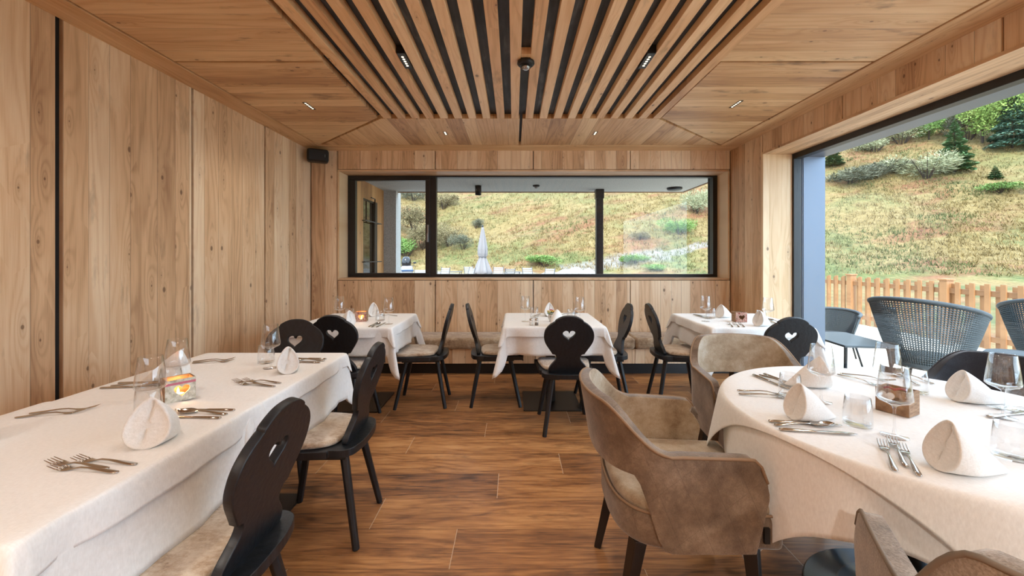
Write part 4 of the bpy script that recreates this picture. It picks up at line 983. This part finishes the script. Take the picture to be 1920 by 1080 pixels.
# ------------------------------------------------------------------ hillside
def hill(x, y):
    s = .35*x+.94*y-30+.95*max(0, -x-11)  # last term: added rise far left, hides bright sky from the window reflections
    h = -.22
    if s > 0: h += .56*s*s/(s+7)
    k = max(0, min(1, s/8))
    h += k*(1.5*mnoise.noise(Vector((x*.045, y*.045, 3)))+.55*mnoise.noise(Vector((x*.16, y*.16, 7)))+.16*mnoise.noise(Vector((x*.6, y*.6, 1))))
    return h
b = B(); rows = []; ny, nx = 190, 230
for j in range(ny+1):
    Y = 5.6+ (j/ny)**1.5*150; rows.append([(x, Y, hill(x, Y)) for x in [-60+230*i/nx for i in range(nx+1)]])
b.grid(rows)
b.grid([[(x, y, -.22) for x in (-60, 7.55, 60, 170)] for y in (-8, 5.6)])
q = N('hillside_grass'); o = q.obj(); s = q.xyz(o)
n1 = q.noise(o, .16, 4., .6); n2 = q.noise(q.sc(o, (1.2, 1.2, 3.)), 1., 5., .72); n3 = q.noise(q.sc(o, (5., 3., 9.)), 1., 4., .75); n4 = q.noise(q.sc(o, (.12, .30, .3)), 1., 3., .6)
n5 = q.noise(q.sc(o, (14., 9., 26.)), 1., 3., .75)
f = q.ma('ADD', q.ma('ADD', q.ma('MULTIPLY', n2, .42), q.ma('MULTIPLY', n3, .40)), q.ma('MULTIPLY', n5, .24))
straw = q.ramp(f, [(.36, oc(96, 88, 44)), (.46, oc(164, 142, 78)), (.55, oc(206, 180, 108)), (.66, oc(226, 206, 150))])
rust = q.ramp(f, [(.36, oc(112, 62, 40)), (.5, oc(182, 112, 66)), (.66, oc(214, 160, 106))])
green = q.ramp(f, [(.36, oc(66, 92, 36)), (.5, oc(120, 146, 62)), (.66, oc(176, 186, 106))])
mr = lambda v, a, c_: q.n('ShaderNodeMapRange', {0: v, 1: a, 2: c_}).outputs[0]
col = q.mix(q.ma('MULTIPLY', mr(n4, .50, .62), .9), straw, rust)
low = mr(s[2], 5., .5)
gm = q.ma('MULTIPLY', mr(n1, .47, .60), q.ma('ADD', .45, q.ma('MULTIPLY', low, .4)))
col = q.mix(gm, col, green)
# pale gravel at the foot of the slope and a track climbing to the right
sl = q.ma('ADD', q.ma('MULTIPLY', s[0], .35), q.ma('MULTIPLY', s[1], .94))
gr = q.ramp(q.noise(o, 3., 4., .7), [(.35, oc(172, 168, 160)), (.65, oc(226, 224, 218))])
tn = q.noise(o, .35, 2., .5)
foot = q.ma('MULTIPLY', mr(q.ma('ADD', sl, q.ma('MULTIPLY', tn, 3.)), 33.6, 32.8), mr(q.ma('ADD', s[0], q.ma('MULTIPLY', tn, 2.)), 9., 7.5))
def track(x0, y0, x1, y1, wd):
    dx, dy = x1-x0, y1-y0; L = math.hypot(dx, dy); ux, uy = dx/L, dy/L
    a = q.ma('SUBTRACT', s[0], x0); c_ = q.ma('SUBTRACT', s[1], y0)
    al = q.ma('ADD', q.ma('MULTIPLY', a, ux), q.ma('MULTIPLY', c_, uy)); pe = q.ma('ABSOLUTE', q.ma('ADD', q.ma('SUBTRACT', q.ma('MULTIPLY', a, -uy), q.ma('MULTIPLY', c_, -ux)), q.ma('MULTIPLY', q.ma('SUBTRACT', tn, .5), 3.)))
    return q.ma('MULTIPLY', mr(pe, wd, wd*.5), q.ma('MULTIPLY', q.ma('GREATER_THAN', al, 0.), q.ma('LESS_THAN', al, L)))
tk = q.ma('MAXIMUM', track(4., 33., 13., 34., 1.6), track(12.5, 34., 26., 36.5, .6))
col = q.mix(q.ma('MINIMUM', q.ma('ADD', foot, q.ma('MULTIPLY', tk, .85)), 1.), col, gr)
M['hill'] = q.bsdf(col, .95, 0., q.bump(f, .8, .25))
S(b.build('hillside', M['hill'], None, True))
def on_hill(px, py, dmin=14.):                        # where the line of sight through a photo pixel meets the slope
    dx, dz = (px-VX)/F, (VY-py)/F; Y = dmin
    while Y < 150:
        if H+dz*Y <= hill(dx*Y, Y): break
        Y += .1
    return Vector((dx*Y, Y, hill(dx*Y, Y)))

# dry grass tufts
rnd = random.Random(11); b = B()
for k in range(15000):
    if k % 80 < 40: px, py = rnd.uniform(735, 1345), rnd.uniform(355, 512)
    else: px, py = rnd.uniform(1535, 1930), rnd.uniform(250, 530)
    p = on_hill(px, py, 18.) if k % 40 == 0 else None
    if p is None: p = base+Vector((rnd.gauss(0, 2.6), rnd.gauss(0, 3.2), 0)); p.z = hill(p.x, p.y)
    else: base = p
    if .35*p.x+.94*p.y < 32.5: continue
    for j in range(4):
        a = rnd.random()*6.28; h = rnd.uniform(.12, .38); wd = rnd.uniform(.015, .04); l = rnd.uniform(.05, .3)
        q0 = p+Vector((rnd.gauss(0, .12), rnd.gauss(0, .12), -.03)); d = Vector((math.cos(a), math.sin(a), 0)); e = Vector((-d.y, d.x, 0))*wd
        b.bm.faces.new([b.bm.verts.new(v) for v in (q0-e, q0+e, q0+d*l+Vector((0, 0, h)))])
q = N('dry_grass'); o = q.obj(); f = q.noise(o, 1.1, 3., .7); g = q.noise(o, .2, 2., .5)
c1 = q.ramp(f, [(.3, oc(140, 120, 62)), (.5, oc(204, 178, 106)), (.7, oc(230, 208, 150))]); c1 = q.mix(mr(g, .50, .62), c1, oc(134, 148, 78)); M['tuft'] = q.bsdf(c1, .9)
tag(b.build('grass_tufts', M['tuft'], normals=False), 'dry straw coloured grass tufts all over the hillside', 'grass', kind='stuff')

# shrubs and trees
def lf(*c): r = sr(*c); return (r[0]*.62, r[1]*.62, r[2]*.58, 1)
def leaf_mat(name, a, b_, c_):
    q = N(name); o = q.obj(); f = q.noise(o, 6., 3., .7); return q.bsdf(q.ramp(f, [(.3, lf(*a)), (.5, lf(*b_)), (.7, lf(*c_))]), .8)
LM = {'spruce': leaf_mat('spruce_needles', (54, 92, 56), (92, 136, 84), (140, 176, 118)), 'blue': leaf_mat('fir_needles', (44, 78, 64), (82, 122, 102), (132, 164, 138)),
      'larch': leaf_mat('larch_needles', (92, 124, 48), (142, 168, 78), (190, 202, 120)), 'willow': leaf_mat('willow_leaves', (120, 124, 92), (166, 168, 130), (206, 206, 172)),
      'dark': leaf_mat('heath_leaves', (70, 74, 60), (110, 112, 92), (150, 148, 126)), 'green': leaf_mat('green_leaves', (68, 104, 44), (112, 152, 70), (168, 194, 110)), 'brown': leaf_mat('brown_twigs', (96, 84, 58), (138, 124, 88), (176, 164, 122))}
M['bark'] = plain('bark', oc(86, 70, 54), .9)
def conifer_me(seed, n=1500, slim=.24):
    rnd = random.Random(seed); b = B()
    for k in range(n):
        t = 1-math.sqrt(rnd.random()); z = .06+.94*t; lay = math.sin(z*46+seed)*.5+.5
        r = slim*(1-t)**.85*(.55+.45*lay)*(.35+.65*rnd.random()**.4)+.004; a = rnd.random()*6.283
        p = Vector((r*math.cos(a), r*math.sin(a), z-r*.25)); d = Vector((math.cos(a+rnd.gauss(0, .5)), math.sin(a+rnd.gauss(0, .5)), rnd.uniform(-.45, .1))).normalized(); e = d.cross(Vector((rnd.gauss(0, .4), rnd.gauss(0, .4), 1))).normalized()
        L = rnd.uniform(.032, .066)*(1.15-t*.6); wd = L*.26
        b.bm.faces.new([b.bm.verts.new(v) for v in (p-d*L*.6, p+e*wd, p+d*L*.6, p-e*wd)])
    me = bpy.data.meshes.new('foliage'); b.bm.to_mesh(me); b.bm.free(); return me
def bush_me(seed, n=1100, thin=.5):
    rnd = random.Random(seed); b = B()
    cl = [(rnd.uniform(-.33, .33), rnd.uniform(-.33, .33), rnd.uniform(.28, .62), rnd.uniform(.2, .34)) for _ in range(9)]
    for k in range(n):
        cx, cy, cz, r = rnd.choice(cl); v = Vector((rnd.gauss(0, 1), rnd.gauss(0, 1), rnd.gauss(0, .8))).normalized()*r*rnd.random()**.35
        p = Vector((cx, cy, cz))+v; p.z = max(.02, p.z); d = (v.normalized()+Vector((rnd.gauss(0, .4), rnd.gauss(0, .4), rnd.uniform(.2, .9)))).normalized(); e = d.cross(Vector((rnd.gauss(0, 1), rnd.gauss(0, 1), .3))).normalized()
        L = rnd.uniform(.026, .058)*(1.9 if thin < .3 else 1); wd = L*thin*.5
        b.bm.faces.new([b.bm.verts.new(q_) for q_ in (p-d*L*.5, p+e*wd, p+d*L*.6, p-e*wd)])
    me = bpy.data.meshes.new('foliage'); b.bm.to_mesh(me); b.bm.free(); return me
def stems_me(seed):
    rnd = random.Random(seed); b = B()
    for k in range(9):
        a = rnd.random()*6.28; r = rnd.uniform(.1, .38); b.bar((.04*math.cos(a), .04*math.sin(a), -.05), (r*math.cos(a), r*math.sin(a), rnd.uniform(.4, .75)), .012, .004, 5)
    me = bpy.data.meshes.new('stems'); b.bm.to_mesh(me); b.bm.free(); return me
CON = [conifer_me(k, 4200) for k in range(3)]+[conifer_me(9, 5200, .32)]; BUS = [bush_me(k, 4200) for k in range(3)]+[bush_me(7, 3400, .14), bush_me(8, 3600, .2)]; STM = [stems_me(k) for k in range(2)]
b = B(); b.bar((0, 0, -.04), (0, 0, .95), .016, .003, 8); TRK = bpy.data.meshes.new('trunk'); b.bm.to_mesh(TRK); b.bm.free()
def plant(kind, px, py, htp, label, mat, var=0, wide=1., group=None, cat=None):
    """foot at photo pixel px, py on the slope; height given as seen in the photo"""
    p = on_hill(px, py); h = htp*p.y/F
    t = thing({'con': 'conifer', 'bush': 'shrub', 'tree': 'tree'}[kind], label, cat or {'con': 'tree', 'bush': 'shrub', 'tree': 'tree'}[kind], p, random.Random(px).random()*6, group)
    me = (CON if kind == 'con' else BUS)[var].copy(); sc = Vector((h*wide, h*wide, h))
    fo = link('foliage', me, LM[mat], t); fo.scale = sc
    if kind == 'tree': fo.location.z = h*.02; fo.scale = Vector((h*wide, h*wide, h*1.06))
    st = link('trunk' if kind != 'bush' else 'stems', (TRK if kind != 'bush' else STM[var % 2]).copy(), M['bark'], t); st.scale = sc if kind != 'tree' else Vector((h*1.6, h*1.6, h*.7))
    return t
plant('con', 1790, 322, 100, 'single mid green spruce in the middle of the slope, right window', 'spruce', 0, 1.35)
plant('con', 1898, 278, 120, 'big blue green fir at the upper right edge of the right window', 'blue', 3, 1.0)
plant('con', 1562, 312, 42, 'young green spruce at the left end of the slope beside the window jamb', 'spruce', 1, 1.9)
plant('con', 1866, 336, 26, 'tiny dark spruce right of the single spruce', 'spruce', 2, 2.0)
plant('bush', 1876, 362, 24, 'flat bright green juniper mat below the tiny spruce', 'green', 0, 3.6)
plant('bush', 1738, 334, 62, 'pale grey willow shrub left of the single spruce', 'willow', 3, 1.7)
plant('bush', 1655, 326, 34, 'dark grey heath shrub between the young spruce and the pale willow', 'dark', 4, 2.2, 'dark heath shrubs on the slope')
plant('bush', 1592, 345, 40, 'dark grey heath shrub lowest of the dark row, beside the window jamb', 'dark', 4, 2.0, 'dark heath shrubs on the slope')
plant('bush', 1625, 335, 32, 'dark grey heath shrub in the middle of the dark row', 'dark', 3, 2.1, 'dark heath shrubs on the slope')
plant('bush', 1682, 322, 26, 'small brownish shrub at the foot of the pale willow', 'brown', 1, 1.6)
TG = 'trees at the top of the slope'
for k, (px, py, hp, kd, mt, vr, wd, lb) in enumerate((
    (1690, 270, 52, 'bush', 'willow', 0, 1.5, 'grey green bush on the ridge left of the single spruce'), (1640, 285, 34, 'bush', 'willow', 1, 2.2, 'low grey green bush line at the far left of the ridge'),
    (1742, 262, 56, 'tree', 'green', 2, 1.1, 'round green tree directly above the single spruce'), (1815, 262, 78, 'bush', 'dark', 0, 1.0, 'dark bush right of the single spruce'),
    (1842, 268, 96, 'tree', 'larch', 1, .9, 'yellow green larch left of the big fir'), (1868, 262, 120, 'tree', 'larch', 0, .9, 'taller yellow green larch touching the big fir'),
    (1800, 238, 90, 'tree', 'spruce', 2, 1.1, 'dark green tree on the ridge behind the single spruce'), (1770, 240, 70, 'con', 'spruce', 2, 1.3, 'dark spruce rising behind the round green tree'),
    (1835, 222, 110, 'con', 'spruce', 1, 1.3, 'dark spruce in the back row above the larches'), (1880, 215, 120, 'tree', 'green', 2, 1.1, 'green tree in the back row behind the fir'),
    (1935, 245, 150, 'con', 'blue', 0, 1.4, 'fir cut by the right edge of the photo'), (1720, 244, 48, 'tree', 'larch', 0, 1.2, 'pale larch on the ridge above the willow shrub'))):
    plant(kd, px, py, hp, lb, mt, vr, wd, TG)
BG = 'shrubs on the slope behind the house'
for (px, py, hp, mt, vr, wd, lb) in ((775, 440, 66, 'brown', 0, 1.1, 'brown scrub high in the sash window view'), (762, 482, 46, 'green', 1, 1.6, 'bright green shrub above the motorcycle'), (792, 468, 60, 'brown', 2, 1.0, 'tall straw brown scrub beside the sash frame'),
    (842, 462, 54, 'brown', 3, 1.2, 'brown shrub left of the closed parasol'), (868, 468, 34, 'dark', 0, 1.2, 'small grey shrub between brown shrub and parasol'), (893, 428, 22, 'dark', 1, 1.2, 'little dark bush just above the parasol tip'), (832, 392, 36, 'brown', 1, 1.5, 'straw brown scrub at the upper left of the long pane'),
    (775, 376, 30, 'dark', 2, 1.6, 'dark scrub under the overhang edge in the sash view'), (1020, 500, 26, 'green', 0, 3.0, 'low green shrub above the white gravel heap'), (1190, 494, 22, 'green', 2, 2.4, 'green shrub right of the steel post by the track'), (1235, 508, 16, 'green', 1, 3.2, 'low green shrub at the bottom right of the long pane'),
    (1275, 440, 40, 'green', 3, 1.6, 'thin pale green saplings by the track'), (1200, 450, 22, 'brown', 2, 1.6, 'brown shrub up the slope right of the steel post'), (1305, 400, 60, 'willow', 3, .9, 'pale leafless saplings at the right end of the long pane')):
    plant('bush', px, py, hp, lb, LM and mt, vr, wd, BG)

# ------------------------------------------------------------------ gravel terrace behind the house
GZ = -.22
def far(px, Y): return Vector(((px-VX)*Y/F, Y, GZ))
p = far(905, 20.); t = thing('closed_parasol', 'closed pale grey parasol on the gravel terrace', 'parasol', p)
B().bar((0, 0, 0), (0, 0, 3.05), .03, .025, 12).build('pole', plain('parasol_pole', oc(150, 150, 152), .4, .4), t)
b = B(); rows = []
for j in range(21):
    v = j/20; z = 3.0-2.25*v; r0 = .05+.20*min(1, v*2.2) if v < .62 else (.18 if v < .66 else .18+.32*(v-.66)/.34); row = []
    for i in range(48):
        a = 2*PI*i/48; f = .62+.38*math.cos(a*6+v*.8); r = r0*(.55+.45*f); zz = z-(.22*(.5-.5*math.cos(a*6+.9)) if j == 20 else 0); row.append((r*math.cos(a), r*math.sin(a), zz))
    rows.append(row)
b.grid(rows, True); solid(b.build('canopy', plain('parasol_fabric', oc(196, 196, 200), .85), t, True), .008, 0)
B().lathe([(0, 3.12), (.035, 3.10), (.04, 3.02), (.02, 2.98)], 16).build('finial', M['dark_metal'], t, True); B().tube([(.20*math.cos(a), .20*math.sin(a), 1.56) for a in [2*PI*k/24 for k in range(24)]], .02, 6, True).build('tie', plain('parasol_tie', oc(160, 160, 164), .8), t)
B().lathe([(0, 0), (.35, 0), (.35, .06), (.05, .10), (0, .1)], 24).build('base', M['dark_metal'], t, True)

M['patio'] = plain('patio_white', oc(222, 224, 226), .5); M['patio_dark'] = plain('patio_grey', oc(120, 124, 128), .5)
def patio_chair():
    t = thing('patio_chair', 'x', 'chair', group='white slatted chairs on the gravel terrace')
    b = B()
    for k in range(6): b.box(-.25, -.24+.085*k, .43, .25, -.17+.085*k, .45)
    b.build('seat', M['patio'], t)
    b = B(); R_ = Matrix.Translation((0, -.24, .45))@Matrix.Rotation(math.radians(14), 4, 'X')
    for k in range(6): b.box(-.25, -.01, .05+.09*k, .25, .01, .115+.09*k, R_)
    b.build('backrest', M['patio'], t)
    b = B().box(-.275, -.015, -.02, -.25, .015, .62, R_).box(.25, -.015, -.02, .275, .015, .62, R_).box(-.275, -.25, .415, -.25, .26, .445).box(.25, -.25, .415, .275, .26, .445); b.build('frame', M['patio_dark'], t)
    for sx in (-1, 1):
        for sy in (-1, 1): B().bar((sx*.26, sy*.22, .43), (sx*.28, sy*.27, 0), .016, .014, 8).build('leg', M['patio_dark'], t)
        B().box(sx*.2625-.02, -.22, .63, sx*.2625+.02, .24, .655).bar((sx*.2625, .22, .44), (sx*.2625, .22, .64), .014).build('armrest', M['patio'], t)
    return t
pc = patio_chair()
for i, (px, Y, r, lb) in enumerate(((826, 19.2, 2.6, 'white patio chair at the left edge of the long window pane'), (872, 18.6, 2.2, 'white patio chair left of the closed parasol'), (884, 21.5, -2.6, 'white patio chair just behind and left of the parasol'),
    (931, 20.5, 2.9, 'white patio chair just right of the closed parasol'), (948, 18.2, .6, 'white patio chair turned away, second to the right of the parasol'), (995, 19.4, -2.7, 'white patio chair left of the gravel heap'), (1022, 17.9, 2.4, 'rightmost white patio chair, in front of the gravel heap'), (790, 16.2, -2.9, 'white patio chair beside the motorcycle in the sash view'))):
    c = pc if i == 0 else copy_tree(pc); c.location = far(px, Y); c.rotation_euler = (0, 0, r); c['label'] = lb
def patio_table():
    t = thing('patio_table', 'x', 'table', group='grey tables on the gravel terrace')
    B().box(-.4, -.4, .715, .4, .4, .74).build('tabletop', M['patio_dark'], t)
    for sx in (-1, 1):
        for sy in (-1, 1): B().bar((sx*.34, sy*.34, .715), (sx*.36, sy*.36, 0), .02, .018, 8).build('leg', M['patio_dark'], t)
    return t
pt = patio_table()
for i, (px, Y, lb) in enumerate(((852, 22.3, 'grey patio table left of the parasol'), (962, 22., 'grey patio table right of the parasol'))):
    c = pt if i == 0 else copy_tree(pt); c.location = far(px, Y); c['label'] = lb
# gravel heap
p = far(1075, 27.5); b = B(); rnd = random.Random(5); rows = []
for j in range(13):
    r = j/12; row = []
    for i in range(60):
        a = 2*PI*i/60; h = .95*(1-r)**.8*(.8+.5*mnoise.noise(Vector((2.2*math.cos(a)*r*2, 2.2*math.sin(a)*r*2, 4))))+.05*mnoise.noise(Vector((20*r*math.cos(a), 20*r*math.sin(a), 1)))*(1-r)
        row.append((3.3*r*math.cos(a)+.001*math.cos(a), 1.4*r*math.sin(a)+.001*math.sin(a), max(-.02, h)))
    rows.append(row)
b.grid(rows, True)
q = N('white_gravel'); o = q.obj(); f = q.noise(o, 9., 4., .7); M['gravel'] = q.bsdf(q.ramp(f, [(.35, oc(196, 196, 196)), (.6, oc(240, 240, 240))]), .95, 0., q.bump(f, .8, .1))
g_ = b.build('gravel_heap', M['gravel'], None, True); g_.location = p; tag(g_, 'heap of white gravel at the foot of the slope left of the steel post', 'gravel heap')
# motorcycle seen from the front
p = far(757, 19.5); t = thing('motorcycle', 'white and blue motorcycle with dark rounded windscreen parked behind the house', 'motorcycle', p, .5)
blk = M['black']; wht = plain('fairing_white', oc(226, 230, 236), .3); blu = plain('fairing_blue', oc(60, 112, 170), .3)
for y in (-.72, .72):
    wh = B(); wh.tube([(0, y+.31*math.cos(a), .31+.31*math.sin(a)) for a in [2*PI*k/32 for k in range(32)]], .055, 8, True).build('wheel', blk, t, True)
o = B().box(-.16, -.5, .5, .16, .55, .88).build('body', wht, t, True, bevel=.09, seg=4); o2 = B().box(-.26, -.78, .72, .26, -.42, 1.12).build('front_fairing', wht, t, True, bevel=.1, seg=4)
B().box(-.27, -.80, .86, .27, -.60, .94).build('fairing_stripe', blu, t, bevel=.02)
B().box(-.14, -.02, .86, .14, .72, .98).build('saddle', blk, t, True, bevel=.05, seg=3)
B().lathe([(0, .52), (.12, .50), (.21, .38), (.23, .2), (.19, .02), (.0, 0)], 24, (0, -.5, 1.04)).build('windscreen', plain('windscreen_dark', oc(34, 38, 46), .15), t, True)
B().tube([(-.46, -.34, 1.12), (-.25, -.46, 1.10), (0, -.5, 1.08), (.25, -.46, 1.10), (.46, -.34, 1.12)], .018, 8).build('handlebar', blk, t, True)
for sx in (-1, 1):
    mi = B().bar((sx*.32, -.44, 1.1), (sx*.40, -.5, 1.24), .008).build('mirror_arm', blk, t); B().box(sx*.40-.07, -.53, 1.22, sx*.40+.07, -.49, 1.30).build('mirror', blk, mi, bevel=.015)
    B().bar((sx*.09, -.72, .31), (sx*.09, -.58, .85), .03).build('fork_leg', M['dark_metal'], t)
